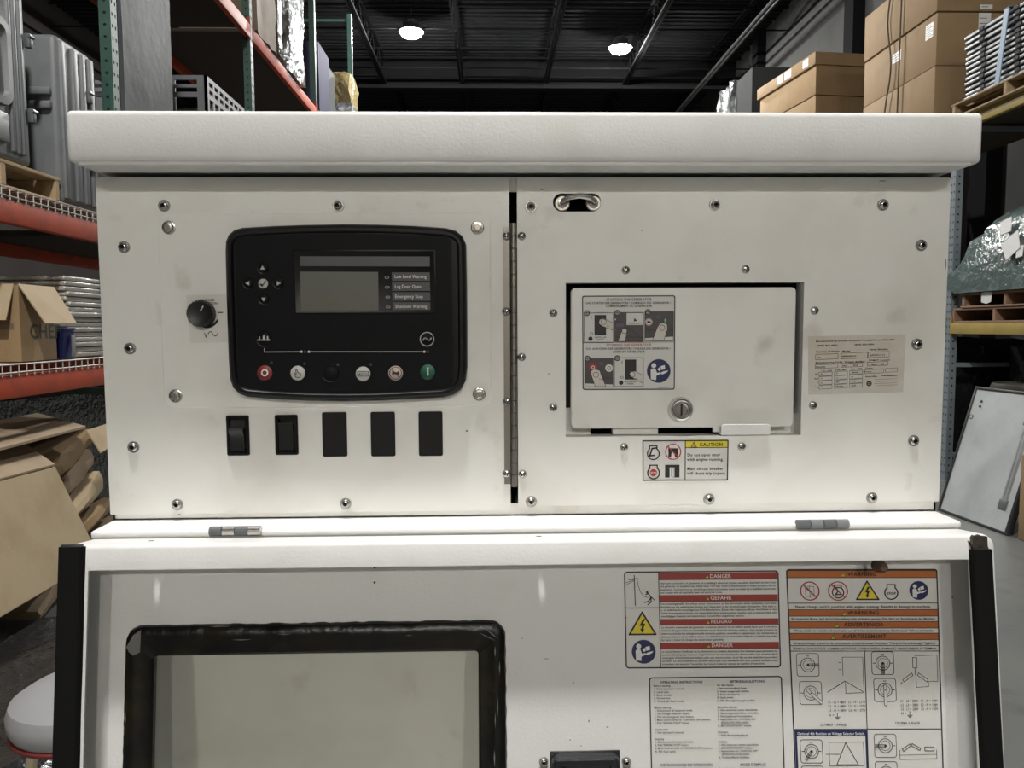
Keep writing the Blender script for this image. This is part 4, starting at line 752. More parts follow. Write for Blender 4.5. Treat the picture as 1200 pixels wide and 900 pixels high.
# ------------------------------------------------------------------ grey moulded cases
def case(label, x0, x1, y0, y1, z0, z1, recess):
    t = thing('storage_case', label, 'plastic case', ((x0+x1)/2, (y0+y1)/2, z0)); bm = BM(); r = .035
    box(bm, (x0, y0, z0), (x1, y1, z1), bev=r, seg=3); obj('shell', bm, GREYP, t)
    FX = Frame((x1, 0, 0), (0, 1, 0), (0, 0, 1))           # aisle face
    def rib(u0, u1, v0, v1, h): b = BM(); box(b, (u0, v0, -.01), (u1, v1, h), bev=min(h*.6, .012), M=FX.mat(0, 0)); obj('rib', b, GREYP, t)
    if recess:
        b = BM(); P = rrect(y0+.06, z0+.30, y1-.20, z1-.25, .03, 4); loft(b, FX, [(inset(P, -.05), -.002), (inset(P, -.045), .018), (inset(P, -.008), .020), (P, -.004), (inset(P, .004), -.006)], cap1=True); obj('panel_recess', b, GREYP, t)
        b = BM(); plate(b, FX, inset(P, .012), [], -.001, .001); obj('window_panel', b, mat('dark tinted panel', (.12, .12, .12), .3), t)
        for k, u in enumerate((y1-.17, y1-.13, y1-.085)): rib(u, u+.026, z0+.05, z1-.03, .016)
        rib(y0+.05, y1-.2, z0+.08, z0+.22, .02)
    else:
        w = y1-y0
        for f0, f1 in ((.04, .16), (.36, .50), (.60, .72), (.82, .96)): rib(y0+w*f0, y0+w*f1, z0+.03, z1-.03, .018)
        FY = Frame((0, y0, 0), (1, 0, 0), (0, 0, 1))
        for a in (.50, .42): b = BM(); box(b, (x1-.30, z0+(z1-z0)*a+.12, -.006), (x1-.03, z0+(z1-z0)*a+.16, .03), bev=.01, M=FY.mat(0, 0)); obj('handle_ridge', b, GREYP, t)
        b = BM(); box(b, (x1-.30, z0+.06, -.006), (x1-.03, z0+.10, .025), bev=.008, M=FY.mat(0, 0)); obj('handle_ridge', b, GREYP, t)
    for v in (z0+(z1-z0)*.72, z0+(z1-z0)*.30):
        b = BM(); u = y1-.012 if recess else y0 + (y1-y0)*.78; box(b, (u-.016, v-.035, 0), (u+.016, v+.035, .03), bev=.006, M=FX.mat(0, 0)); cyl(b, FX.at(u-.02, v+.02, .03), FX.at(u+.02, v+.02, .03), .008, n=8); obj('latch', b, GUN, t)
case('grey moulded plastic case with a dark recess, on the wooden pallet', XL-.95, XL-.04, 2.50, 3.19, ZU+.1365, 3.16, True)
case('tall narrow grey plastic case standing on the wire deck beyond the pallet', XL-.80, XL-.03, 3.43, 3.80, ZU+.005, 3.055, False)
# grey ventilated crate bin
t = thing('ventilated_bin', 'grey plastic bin with slotted sides, behind the silver wrapped load', 'plastic bin', (XL-.45, 6.0, 2.11)); bz0, bz1 = 2.112, 3.515; by0, by1, bx0, bx1 = 5.55, 6.5, XL-.95, XL-.01
for nm, F, a0, a1 in (('slotted_side', Frame((bx1, 0, 0), (0, 1, 0), (0, 0, 1)), by0, by1), ('slotted_side', Frame((0, by0, 0), (1, 0, 0), (0, 0, 1)), bx0, bx1)):
    hs = []; n = 4 if F.x.x > .5 else 7
    for k in range(n):
        u0 = a0 + .06 + (a1-a0-.1)*k/n; u1 = a0 + .06 + (a1-a0-.1)*(k+1)/n - .035
        for z0_, z1_ in ((bz1-.07, bz1-.035), (bz1-.13, bz1-.095), (bz1-.38, bz1-.17), (bz1-.47, bz1-.43), (bz1-.56, bz1-.52)): hs.append([(u0, z0_), (u1, z0_), (u1, z1_), (u0, z1_)])
    b = BM(); plate(b, F, [(a0, bz0), (a1, bz0), (a1, bz1), (a0, bz1)], hs, -.02, 0); obj(nm, b, GREYP, t)
b = BM(); box(b, (bx0, by1-.02, bz0), (bx1-.021, by1, bz1)); box(b, (bx0, by0+.021, bz0), (bx0+.02, by1-.02, bz1)); box(b, (bx0+.02, by0+.021, bz0), (bx1-.021, by1-.02, bz0+.04)); obj('bin_shell', b, GREYP, t)
# wrapped loads (one crumpled body, film edges proud of it)
def bundle(name, label, cat, x0, x1, y0, y1, z0, z1, m, wob=.02, extra=None, n=7):
    t = thing(name, label, cat, ((x0+x1)/2, (y0+y1)/2, z0)); b = BM(); tt = bmesh.new(); bmesh.ops.create_cube(tt, size=1); bmesh.ops.subdivide_edges(tt, edges=tt.edges[:], cuts=n, use_grid_fill=True)
    for v in tt.verts:
        c = v.co; base = c.z < -.49
        v.co = Vector(((x0+x1)/2 + c.x*(x1-x0), (y0+y1)/2 + c.y*(y1-y0), (z0+z1)/2 + c.z*(z1-z0))) + Vector((random.uniform(-wob, wob), random.uniform(-wob, wob), 0 if base else random.uniform(-wob, wob)))
    merge(b, tt); obj('wrapped_body', b, m, t)
    if extra: extra(t)
    return t
def slab_extra(t):
    b = BM(); box(b, (XL+.012, 4.80, 2.13), (XL+.03, 4.84, 3.0), bev=.004); box(b, (XL+.012, 4.55, 2.13), (XL+.028, 4.80, 2.85), bev=.004); obj('film_edge', b, FOIL, t)
bundle('wrapped_load', 'tall flat load wrapped in grey film just beyond the near green upright', 'wrapped load', XL-.10, XL+.01, 4.10, 4.83, 2.112, 3.9, SHEET, .004, slab_extra, 5)
bundle('wrapped_load', 'brown load with a silver film edge on the topmost orange beam', 'wrapped load', XL-.7, XL+.02, 6.86, 7.62, 4.349, 5.9, mat('brown crate side', (.17, .125, .085), .75, var=(.12, .085, .06), vscale=4), .02, lambda t: [obj('film_edge', (lambda b: (box(b, (XL+.03, 7.52, 4.36), (XL+.05, 7.66, 5.9), bev=.005), b)[1])(BM()), FOIL, t)])
bundle('wrapped_load', 'bright silver film wrapped load beside the brown load up high', 'wrapped load', XL-.7, XL+.05, 7.98, 8.62, 4.349, 5.7, FOIL, .02)
bundle('panel_bundle', 'slate blue panels standing on edge before the yellowed film load', 'panels', XL-.7, XL+.0, 9.62, 10.3, 4.349, 5.25, PURP, .004, None, 2)
def stackbox(t):
    for k in range(3): b = BM(); box(b, (XL-.70+.04, 10.55-.015, 4.36+.3*k+.10), (XL-.25, 10.55+.02, 4.36+.3*k+.16), bev=.004); obj('hand_hole', b, DARK, t)
bundle('grey_tote_stack', 'dim grey totes with dark hand holes beside the yellowed film load', 'totes', XL-.72, XL-.10, 10.55, 11.2, 4.349, 5.30, mat('dim grey tote', (.08, .083, .088), .7, spec=.1), .004, stackbox, 2)
bundle('wrapped_load', 'yellowed film wrapped load, farthest on the topmost left beam', 'wrapped load', XL-.60, XL+.1, 11.35, 12.0, 4.349, 5.42, YFILM, .03, lambda t: [obj('silver_skirt', (lambda b: (box(b, (XL-.55, 11.31, 4.36), (XL+.135, 11.9, 4.95), bev=.02), b)[1])(BM()), FOIL, t)])
# ------------------------------------------------------------------ cartons
def labels_on(t, F, L, h=.002):
    for (u0, v0, u1, v1) in L:
        b = BM(); plate(b, F, [(u0, v0), (u1, v0), (u1, v1), (u0, v1)], [], .0, h); n = int((v1-v0)/.02)
        for k in range(1, max(2, min(7, n))):
            vv = v1 - (v1-v0)*k/max(2, min(7, n)); plate(b, F, [(u0+.01, vv-.003), (u1-.01-(.03 if k % 2 else 0), vv-.003), (u1-.01-(.03 if k % 2 else 0), vv+.003), (u0+.01, vv+.003)], [], h, h+.0006, 1)
        obj('paper_label', b, [SWH, INK], t)
# open carton on the left shelf
CHX, CHY0, CHY1, CHZ0, CHZ1 = XL-.02, 2.985, 3.285, ZD+.005, 1.715
t = thing('open_carton', 'worn cardboard carton with drooping flaps and green capital letters, on the middle shelf', 'box', (CHX-.25, 3.13, CHZ0)); b = BM(); w_ = .007
box(b, (CHX-.48, CHY0, CHZ0), (CHX, CHY0+w_, CHZ1)); box(b, (CHX-.48, CHY1-w_, CHZ0), (CHX, CHY1, CHZ1)); box(b, (CHX-w_, CHY0+w_, CHZ0), (CHX, CHY1-w_, CHZ1)); box(b, (CHX-.48, CHY0+w_, CHZ0), (CHX-.48+w_, CHY1-w_, CHZ1)); box(b, (CHX-.47, CHY0+w_, CHZ0), (CHX-w_, CHY1-w_, CHZ0+w_)); obj('carton_body', b, CARD, t)
def flap(t, pts, m, th=.006):
    b = BM(); P = [Vector(p) for p in pts]; n = (P[1]-P[0]).cross(P[3]-P[0]).normalized()*th; A = [b.verts.new(p) for p in P]; B = [b.verts.new(p+n) for p in P]; b.faces.new(A); b.faces.new(B[::-1]); skin(b, [A, B]); obj('flap', b, m, t)
flap(t, [(CHX+.002, CHY0+.0, CHZ1+.004), (CHX+.002, CHY1, CHZ1+.004), (CHX+.095, CHY1+.03, CHZ1-.185), (CHX+.095, CHY0+.05, CHZ1-.185)], CARDL)
flap(t, [(CHX-.47, CHY0-.002, CHZ1+.004), (CHX-.02, CHY0-.002, CHZ1+.004), (CHX-.03, CHY0-.06, CHZ1-.17), (CHX-.46, CHY0-.06, CHZ1-.17)], CARDL)
FX = Frame((CHX, 0, 0), (0, 1, 0), (0, 0, 1)); S = Sticker(FX, .0008, [(0, 0)]*4, (0, 0, 300, 375), None); S.c = [Vector((CHY0, CHZ1)), Vector((CHY1, CHZ1)), Vector((CHY1, CHZ0)), Vector((CHY0, CHZ0))]
S.text('CHEF', 70, 262, 74, mat('green carton ink', (.035, .06, .045), .7), 'l', 270, False); S.done('printed_letters', t, 'dark green capital letters')
FY = Frame((0, CHY0, 0), (1, 0, 0), (0, 0, 1)); b = BM(); plate(b, FY, [(CHX-.25, CHZ0+.155), (CHX-.03, CHZ0+.155), (CHX-.03, CHZ0+.185), (CHX-.25, CHZ0+.185)], [], 0, .0006); obj('printed_line', b, mat('faded carton ink', (.14, .10, .06), .8), t)
# blue bin, shiny bundle
t = thing('blue_bin', 'small dark blue plastic bin between the open carton and the shiny bundle', 'plastic bin', (XL-.07, 3.38, ZD)); b = BM(); F = Frame((XL-.08, 3.385, ZD+.005), (1, 0, 0), (0, 1, 0))
loft(b, F, [(rrect(-.055, -.05, .055, .05, .008, 3), 0), (rrect(-.07, -.06, .07, .06, .01, 3), .15), (rrect(-.075, -.066, .075, .066, .01, 3), .15), (rrect(-.075, -.066, .075, .066, .01, 3), .163), (rrect(-.068, -.058, .068, .058, .01, 3), .163), (rrect(-.054, -.048, .054, .048, .01, 3), .006)], cap0=True, cap1=True); obj('bin_body', b, BLUE, t)
b = BM(); plate(b, Frame((XL-.004, 0, 0), (0, 1, 0), (0, 0, 1)), [(3.40, ZD+.03), (3.435, ZD+.03), (3.435, ZD+.13), (3.40, ZD+.13)], [], -.001, .002); obj('side_label', b, mat('grey label', (.3, .3, .3), .5), t)
t = thing('sheet_bundle', 'shiny bundle of pale sheets wrapped in clear film behind the blue bin', 'bundle', (XL-.40, 3.72, ZD)); shp = mat('pale shiny sheet', (.55, .53, .49), .25, .5, bump=.6, bscale=40)
for k in range(16):
    b = BM(); j = random.uniform(-.012, .012); z0 = ZD+.006+.028*k; box(b, (XL-.85+j, 3.47+j, z0), (XL-.05+j, 3.97+j, z0+.026), bev=.009); obj('sheet', b, shp, t)
# black wrapped goods under the shelf and the heap of cartons below
bundle('black_load_and_filler', 'black polythene wrapped load under the lower orange beam', 'wrapped load', XL-.95, XL-.64, 1.45, 5.3, .005, 1.07, BLACKP, .02)
A = [(-2.235, 2.35, .845), (-2.235, 3.054, .822), (-2.235, 3.235, .292), (-2.235, 2.20, .292)]
t = thing('large_carton', 'large slumped cardboard carton face down the aisle below the orange beam', 'box', (-2.2, 2.7, .0))
b = BM(); P = [Vector(p) + Vector((.13 if p[2] < .5 else .02, 0, 0)) for p in A]; Q = [p + Vector((-.10, .02, 0)) for p in P]; VA = [b.verts.new(p) for p in P]; VB = [b.verts.new(p) for p in Q]; b.faces.new(VA); b.faces.new(VB[::-1]); skin(b, [VA, VB]); bmesh.ops.bevel(b, geom=b.edges[:], offset=.006, segments=2, affect='EDGES'); obj('carton_side', b, CARDL, t)
b = BM(); P2 = [Vector((-2.215, 2.35, .843)), Vector((-2.215, 3.05, .824)), Vector((-2.36, 3.05, .93)), Vector((-2.36, 2.35, .95))]; V1 = [b.verts.new(p) for p in P2]; V2 = [b.verts.new(p+Vector((0, 0, .008))) for p in P2]; b.faces.new(V1); b.faces.new(V2[::-1]); skin(b, [V1, V2]); obj('top_flap', b, CARDD, t)
def wavy_slab(name, label, p0, along, up, L, H, D, m, amp, seed, parent=None):
    """a bulging bale of flattened cardboard: a sheet edge that waves along its length"""
    rnd = random.Random(seed); al, upv = Vector(along).normalized(), Vector(up).normalized(); dp = al.cross(upv).normalized(); n = 14; rows = []
    for k in range(n+1):
        f = k/n; w1 = amp*math.sin(f*7+seed)*rnd.uniform(.5, 1.2); w2 = amp*math.sin(f*5.3+seed*2)*rnd.uniform(.5, 1.2); bul = .02*math.sin(f*math.pi*2+seed)
        c = Vector(p0) + al*(L*f); rows.append([c + dp*bul + upv*w1, c + dp*(bul+.012) + upv*(H*.5), c + dp*bul + upv*(H+w2), c - dp*D + upv*(H+w2), c - dp*D + upv*w1])
    b = BM(); R = [[b.verts.new(v) for v in r] for r in rows]; skin(b, R); b.faces.new(R[0]); b.faces.new(R[-1])
    return obj(name, b, m, parent, label)
def bale(label, p0, L, H, sheets, tilt, seed, mats, x_out):
    t = thing('cardboard_bale', label, 'cardboard', (p0[0]-.2, p0[1]+L/2, 0)); al = (0, math.cos(tilt), math.sin(tilt)); up = (.0, -math.sin(tilt), math.cos(tilt)); z = 0
    for k in range(sheets):
        h = H/sheets; gap = .062
        o = Vector(p0) + Vector(up)*(h*k) + Vector((random.uniform(-.02, .02), 0, 0)); wavy_slab('flattened_carton', None, o, al, up, L, h-gap, .46, mats[k % len(mats)], .022, seed+k, t)
    return t
bale('bale of crushed cardboard with wavy dark gaps, right of the large carton', (-2.335, 3.06, .02), .84, .75, 5, math.radians(19), 2, (CARDD, CARD, CARDL), 0)
bale('bale of torn cardboard under the large carton', (-2.32, 1.9, .01), 1.02, .38, 3, math.radians(15), 5, (CARDL, CARDD), 0)
t = thing('flat_carton', 'grubby flattened carton lying on top of the heap under the shelf', 'cardboard', (-2.5, 3.0, .95))
b = BM(); P2 = [Vector((-2.25, 2.4, .955)), Vector((-2.25, 3.42, .962)), Vector((-2.7, 3.75, 1.0)), Vector((-2.85, 2.3, .97))]; V1 = [b.verts.new(p) for p in P2]; V2 = [b.verts.new(p+Vector((0, 0, .012))) for p in P2]; b.faces.new(V1); b.faces.new(V2[::-1]); skin(b, [V1, V2]); obj('sheet', b, CARDD, t)
b = BM(); P2 = [Vector((-2.24, 3.40, .95)), Vector((-2.24, 3.66, .96)), Vector((-2.19, 3.70, .86)), Vector((-2.19, 3.44, .82))]; V1 = [b.verts.new(p) for p in P2]; V2 = [b.verts.new(p+Vector((.006, 0, .004))) for p in P2]; b.faces.new(V1); b.faces.new(V2[::-1]); skin(b, [V1, V2]); obj('flap', b, CARDL, t)
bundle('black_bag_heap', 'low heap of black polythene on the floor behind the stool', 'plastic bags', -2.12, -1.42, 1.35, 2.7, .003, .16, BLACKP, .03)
# ------------------------------------------------------------------ stool
t = thing('stool', 'round grey padded stool with red piping beside the cardboard', 'stool', (-1.015, 1.03, 0)); F = Frame((-1.015, 1.03, 0), (1, 0, 0), (0, 1, 0)); sz = .615
b = BM(); lathe(b, F, 0, 0, [(.10, sz-.055), (.155, sz-.05), (.166, sz-.03), (.168, sz-.005), (.160, sz+.018), (.13, sz+.037), (.07, sz+.046), (.01, sz+.048)], 36); obj('seat', b, SEAT, t)
b = BM(); lathe(b, F, 0, 0, [(.150, sz-.060), (.162, sz-.058), (.164, sz-.05), (.162, sz-.046), (.150, sz-.046)], 36, cap=False); obj('piping', b, REDP, t)
for k in range(4):
    a = .35 + k*math.pi/2; b = BM(); cyl(b, (-1.015+.11*math.cos(a), 1.03+.11*math.sin(a), sz-.06), (-1.015+.19*math.cos(a), 1.03+.19*math.sin(a), 0), .014, r2=.011, n=10); obj('leg', b, CREAM, t)
b = BM(); tube(b, [(-1.015+.16*math.cos(a), 1.03+.16*math.sin(a), .22) for a in [2*math.pi*k/24 for k in range(25)]], .007, n=6); obj('foot_ring', b, CREAM, t)
# ------------------------------------------------------------------ right hand rack: goods on the middle beam
pallet('wooden_pallet', 'weathered lower pallet on the yellow beam', XRK+.01, XRK+1.0, 5.15, 6.40, 1.519, WOODR, 'x')
pallet('wooden_pallet', 'weathered upper pallet carrying the bagged goods', XRK+.0, XRK+1.0, 5.0, 6.24, 1.655, WOODR, 'x')
def heap(name, label, cat, prof, x0, x1, m):
    t = thing(name, label, cat, ((x0+x1)/2, sum(p[0] for p in prof)/len(prof), prof[0][1])); rnd = random.Random(4); b = BM(); rows = []; n = 15; zb = prof[0][2]
    for i in range(n+1):
        f = i/n; s = math.sin(math.pi*(.05+.9*f))**.16; x = x0+(x1-x0)*f; row = []
        for (y, z, zb_) in prof: row.append(b.verts.new((x + rnd.uniform(-.03, .03), y + rnd.uniform(-.025, .025), zb_ + (z-zb_)*s + (rnd.uniform(-.025, .025) if z > zb_+.02 else 0))))
        rows.append(row)
    for A, B in zip(rows, rows[1:]):
        for k in range(len(A)-1): b.faces.new((A[k], A[k+1], B[k+1], B[k])).smooth = True
    base = [r for r in (rows[0], rows[-1])]
    for r in base:
        b.faces.new(r)
    b.faces.new([r[0] for r in rows] + [r[-1] for r in reversed(rows)])
    obj('bag', b, m, t, smooth=60); return t
zb = 1.793
t = heap('bagged_goods', 'grey green polythene bag heaped over the pallet load with white papers on it', 'bagged goods', [(6.30, zb, zb), (6.44, zb+.10, zb), (6.42, zb+.2, zb), (6.30, 2.12, zb), (6.18, 2.24, zb), (6.05, 2.38, zb), (5.94, 2.46, zb), (5.86, 2.51, zb), (5.7, 2.53, zb), (5.4, 2.55, zb), (5.15, 2.45, zb), (5.02, 2.2, zb), (5.03, zb, zb)], XRK-.02, XRK+.95, BAGM)
def paper(pts, m=SWH):
    b = BM(); V = [b.verts.new(p) for p in pts]; b.faces.new(V); r = bmesh.ops.extrude_face_region(b, geom=b.faces[:]); bmesh.ops.translate(b, vec=(-.006, 0, .002), verts=[v for v in r['geom'] if isinstance(v, bmesh.types.BMVert)]); return obj('paper_label', b, m, t)
xo = XRK-.02
paper([(xo-.02, 5.66, 2.36), (xo-.02, 5.52, 2.39), (xo-.035, 5.50, 2.27), (xo-.035, 5.63, 2.25)]); paper([(xo-.03, 5.62, 2.17), (xo-.03, 5.42, 2.27), (xo-.05, 5.36, 2.12), (xo-.05, 5.52, 2.03)]); paper([(xo-.04, 5.41, 2.13), (xo-.04, 5.33, 2.14), (xo-.05, 5.33, 2.05), (xo-.05, 5.40, 2.04)])
t2 = thing('pallet_tag', 'torn white paper tag stuck on the upper pallet board', 'tag', (XRK-.005, 5.9, 1.70)); b = BM(); plate(b, Frame((XRK-.001, 0, 0), (0, -1, 0), (0, 0, 1)), [(-5.93, 1.785), (-5.93, 1.70), (-5.86, 1.685), (-5.80, 1.70), (-5.79, 1.785), (-5.86, 1.79)], [], .0002, .004); obj('paper', b, SWH, t2)
# stack of slatted panels on the upper level
t0 = pallet('wooden_pallet', 'pale pallet under the strapped metal panels on the high shelf', XRK-.06, XRK+1.0, 4.9, 6.40, 3.401, WOOD, 'x')
PZ = 3.545; PH = .046; first = None
for k in range(13):
    lab = 'flat metal panel, %s in the strapped stack high on the right' % ('lowest', 'second from the bottom', 'third from the bottom', 'fourth from the bottom', 'fifth from the bottom', 'sixth from the bottom', 'middle one', 'sixth from the top', 'fifth from the top', 'fourth from the top', 'third from the top', 'second from the top', 'topmost')[k]
    loc = (XRK+.5+random.uniform(-.012, .012), 5.62+random.uniform(-.02, .02), PZ+PH*k)
    if first is None:
        first = thing('metal_panel', lab, 'metal panel', loc, 'strapped stack of metal panels'); x, y, z = loc
        b = BM(); box(b, (x-.49, y-.70, z), (x+.49, y+.70, z+.027), bev=.004); obj('panel_body', b, ALU, first)
        for yy in (-.46, .0, .45): b = BM(); box(b, (x-.497, y+yy-.03, z+.004), (x-.47, y+yy+.03, z+.030)); obj('end_bracket', b, DARK, first)
        b = BM(); box(b, (x-.47, y-.69, z+.0275), (x+.45, y+.69, z+.0445)); obj('gap_shade', b, DARK, first)  # black filler that paints the shaded gap above each panel
    else: dup(first, loc, 0, lab)
t = thing('strap', 'blue grey strap round the stack of metal panels', 'strap', (XRK+.5, 5.5, PZ)); b = BM(); zt_ = PZ+PH*13+.004
box(b, (XRK-.022, 5.79, PZ+.002), (XRK-.012, 5.85, zt_), M=Matrix.Translation((0, 5.82, PZ))@Matrix.Rotation(math.radians(9), 4, 'X')@Matrix.Translation((0, -5.82, -PZ))); obj('strap_side', b, STRAP, t)
b = BM(); box(b, (XRK-.012, 5.70, zt_+.002), (XRK+1.0, 5.76, zt_+.006)); obj('strap_top', b, STRAP, t)
# big cartons behind
CY0, CY1 = 6.79, 8.25
for k, (lab, ch) in enumerate((('big brown carton with a slack strap, lowest of the tall stack on the high shelf', .49), ('big brown carton with white labels, middle of the tall stack on the high shelf', .51), ('big brown carton, topmost of the tall stack on the high shelf', .51))):
    z0 = 3.405+.14 + (0, .488, .998)[k]; t = thing('brown_carton', lab, 'box', (XRK+.5, 7.5, z0), 'tall stack of brown cartons'); b = BM(); o_ = random.uniform(-.012, .012)
    box(b, (XRK+o_, CY0+o_, z0), (XRK+.95+o_, CY1+o_, z0+ch-.004), bev=.012); obj('carton_body', b, CARD, t)
    b = BM(); box(b, (XRK+.46, CY0+o_-.0015, z0+ch*.55), (XRK+.54, CY0+o_+.001, z0+ch-.02)); box(b, (XRK+.46, CY0+.02, z0+ch-.006), (XRK+.54, CY1-.02, z0+ch-.0025)); obj('tape', b, CTAPE, t)
    FX = Frame((XRK+o_-.001, 0, 0), (0, -1, 0), (0, 0, 1)); FY = Frame((0, CY0+o_-.001, 0), (1, 0, 0), (0, 0, 1))
    if k == 1: labels_on(t, FX, [(-6.99, z0+.30, -6.86, z0+.44), (-7.62, z0+.28, -7.45, z0+.38)]); labels_on(t, FY, [(XRK+.42, z0+.15, XRK+.54, z0+.5)])
    if k == 2: labels_on(t, FY, [(XRK+.42, z0+.02, XRK+.54, z0+.06)])
pallet('wooden_pallet', 'pallet under the tall stack of big brown cartons', XRK-.02, XRK+1.0, 6.75, 8.3, 3.401, WOOD, 'x')
for y, lab, sag in ((7.62, 'thin dark cord hanging down the tall carton stack, farther one', .10), (7.40, 'thin dark cord hanging down the tall carton stack, nearer one', .0)):
    t = obj('hanging_cord', (lambda b: (tube(b, [(XRK-.03, y + sag*math.sin(f*9)*.5 + .02*f, 5.06 - 1.5*f) for f in [k/16 for k in range(17)]], .008, n=6), b)[1])(BM()), mat('dark cord', (.06, .045, .035), .8)); tag(t, lab, 'cord')
# lidded carton and its support farther back
t = thing('lidded_carton', 'lidded brown carton with white labels, left of the tall carton stack', 'box', (4.8, 10.4, 4.62)); R8 = Matrix.Translation((4.31, 9.62, 0))@Matrix.Rotation(math.radians(7), 4, 'Z')
b = BM(); box(b, (0.025, .02, 4.60), (1.0, 1.62, 5.0), bev=.01, M=R8); obj('carton_body', b, CARD, t); b = BM(); box(b, (-.01, -.015, 4.985), (1.03, 1.66, 5.15), bev=.01, M=R8); obj('carton_lid', b, CARD, t)
FX = Frame(R8@Vector((-.0105, 0, 0)), R8.to_3x3()@Vector((0, -1, 0)), (0, 0, 1)); labels_on(t, FX, [(-.30, 5.02, -.16, 5.12), (-.80, 5.02, -.62, 5.13), (-1.0, 5.02, -.86, 5.13)])
for k in range(3):
    t = thing('brown_carton', ('brown carton on the high shelf pallet, lowest under the lidded carton', 'brown carton below the lidded carton, middle of three', 'brown carton directly under the lidded carton')[k], 'box', (4.8, 10.4, 3.55+.35*k), 'cartons under the lidded carton'); b = BM(); o_ = .06-.01*k; box(b, (o_, o_, 3.545+.352*k), (1.0, 1.6, 3.545+.352*(k+1)-.004), bev=.01, M=R8); obj('carton_body', b, CARDD if k < 2 else CARD, t); b = BM(); box(b, (.47, o_-.002, 3.56+.352*k), (.54, o_+.001, 3.88+.352*k), M=R8); obj('tape', b, CTAPE, t)
pallet('wooden_pallet', 'pallet under the lidded carton pile', XRK-.02, XRK+1.0, 9.6, 11.4, 3.401, WOOD, 'x')
bundle('wrapped_load', 'crumpled silver film load, farthest on the right hand high shelf', 'wrapped load', XRK-.1, XRK+.25, 12.9, 13.7, 3.402, 5.78, FOIL, .04, None, 9)
bundle('dark_carton', 'dark grey carton pile between the silver film load and the lidded carton', 'box', XRK-.06, XRK+.9, 11.95, 12.75, 3.402, 5.72, DKBOX, .004, None, 2)
# ------------------------------------------------------------------ under the right hand rack
L0, L1 = Vector((3.575, 5.25, .0)), Vector((3.62, 4.48, .0)); U = Vector((.27, .0, 1.0)).normalized(); Xd = (L0-L1).normalized(); F = Frame(L1, Xd, U)      # normal towards the aisle
if F.n.x > 0: F = Frame(L0, -Xd, U)
PWd, PHt = (L0-L1).length, 1.045
t = thing('framed_panel', 'scuffed white panel with a black frame leaning against the racking', 'panel', (3.6, 4.87, 0)); b = BM(); box(b, (.02, .02, -.03), (PWd-.02, PHt-.02, -.004), M=F.mat(0, 0)); obj('panel_face', b, BOARD, t)
for a, c in (((0, 0), (PWd, .022)), ((0, PHt-.022), (PWd, PHt)), ((0, .022), (.022, PHt-.022)), ((PWd-.03, .022), (PWd, PHt-.022))):
    b = BM(); box(b, (a[0], a[1], -.04), (c[0], c[1], .004), bev=.004, M=F.mat(0, 0)); obj('frame_bar', b, BLKPAINT, t)
b = BM(); box(b, (PWd-.155, .20, -.004), (PWd-.095, .98, .0), bev=.001, M=F.mat(0, 0)); box(b, (PWd-.145, .20, 0), (PWd-.137, .98, .003), M=F.mat(0, 0)); box(b, (PWd-.115, .20, 0), (PWd-.107, .98, .003), M=F.mat(0, 0)); obj('edge_channel', b, mat('grey channel', (.38, .40, .40), .4, .3), t)
for v in (.17, .80): b = BM(); box(b, (PWd-.165, v, -.004), (PWd-.085, v+.07, .004), bev=.002, M=F.mat(0, 0)); obj('bracket', b, mat('dull bracket', (.2, .21, .21), .4, .5), t)
b = BM(); box(b, (PWd-.14, .88, 0), (PWd-.04, .99, .008), bev=.003, M=F.mat(0, 0)); obj('window_slot', b, mat('grey slot', (.12, .125, .125), .3), t)
for u, v in ((.115, .93), (.115, .89)): b = BM(); cyl(b, F.at(u, v, -.004), F.at(u, v, .002), .010, n=12); obj('screw_head', b, BLKPAINT, t)
b = BM(); lathe(b, F, .05, .80, [(.022, -.004), (.022, -.001), (.018, .0005)], 16, cap=False); obj('worn_ring', b, mat('dull bracket', (.2, .21, .21)), t)
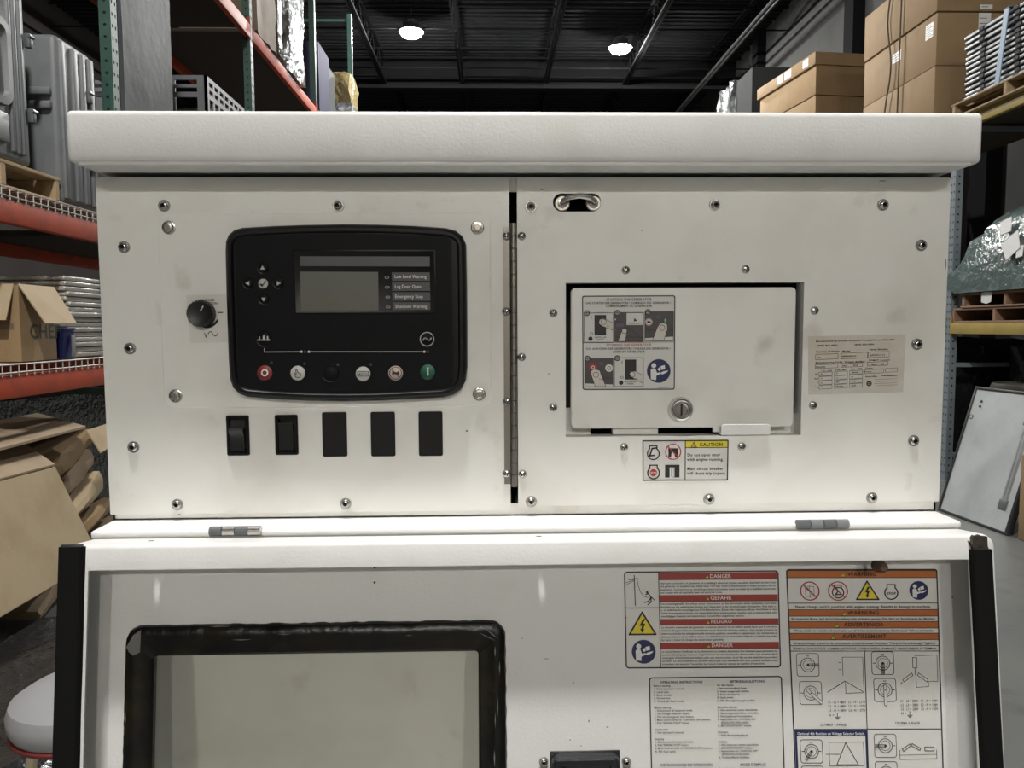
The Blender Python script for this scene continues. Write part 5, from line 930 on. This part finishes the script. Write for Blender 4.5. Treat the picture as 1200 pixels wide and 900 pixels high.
t = thing('brown_carton', 'brown cardboard box on the floor at the near end of the leaning framed panel', 'box', (3.9, 4.0, 0)); b = BM(); box(b, (3.64, 3.62, 0), (4.2, 4.40, .60), bev=.01); obj('carton_body', b, CARD, t); b = BM(); box(b, (3.84, 3.618, .3), (3.92, 4.422, .58)); box(b, (3.84, 3.63, .599), (3.92, 4.41, .602)); obj('tape', b, CTAPE, t)
bundle('black_load_and_filler', 'black load added to darken the space under the yellow beam, behind the drum', 'wrapped load', 4.86, 5.34, 4.0, 6.3, .005, 1.3, BLACKP, .015)  # made-up load; its black stands in for shade under the beam
bundle('black_load_and_filler', 'black load added to darken the floor beyond the blue grey upright', 'wrapped load', 4.42, 5.3, 6.6, 8.9, .005, 1.36, BLACKP, .015)  # invented load, black so the bay beyond the upright stays dark
t = thing('dark_drum', 'dark round drum top behind the leaning panel', 'drum', (4.55, 5.62, 0)); b = BM(); lathe(b, Frame((4.55, 5.62, 0), (1, 0, 0), (0, 1, 0)), 0, 0, [(.27, 0), (.28, .02), (.275, .3), (.285, .32), (.275, .34), (.275, .92), (.285, .96), (.27, 1.0), (.25, .985), (.01, .985)], 32); obj('drum_body', b, mat('dark drum paint', (.05, .045, .035), .5), t)
# paint chips and scuffs on the panels
for par, F, L in ((lp, PN, ((547, 505, 3, 2), (247, 386, 2, 1), (420, 257, 9, 1.2), (210, 603, 3, 1.5), (296, 248, 2, 1))), (bp, PN, ((685, 391, 1.6, 1.6), (643, 438, 3, 1), (1108, 310, 1.5, 14), (1105, 540, 1.2, 8), (635, 222, 5, 1.2), (1034, 212, 9, 1), (752, 270, 2, 1), (956, 452, 2, 1))), (door, DN, ((672, 800, 2, 1.6), (690, 845, 1.6, 3), (712, 852, 3, 1.4), (668, 867, 1.6, 1.6), (681, 874, 1.4, 1.4), (1116, 700, 1.8, 2), (640, 772, 7, .8), (734, 724, 2, 1.4), (612, 748, 1.6, 1)))):
    bm = BM()
    for x, y, w, h in L:
        P = F.pxs([(x-w/2, y), (x-w*.2, y-h/2), (x+w*.4, y-h*.4), (x+w/2, y+h*.1), (x+w*.1, y+h/2), (x-w*.4, y+h*.35)], 0); bm.faces.new([bm.verts.new(F.at(u, v, .00012)) for u, v in P])
    obj('paint_chip', bm, mat('chipped paint', (.16, .15, .135), .7), par, smooth=False, kind='stuff')
bpy.context.view_layer.update()
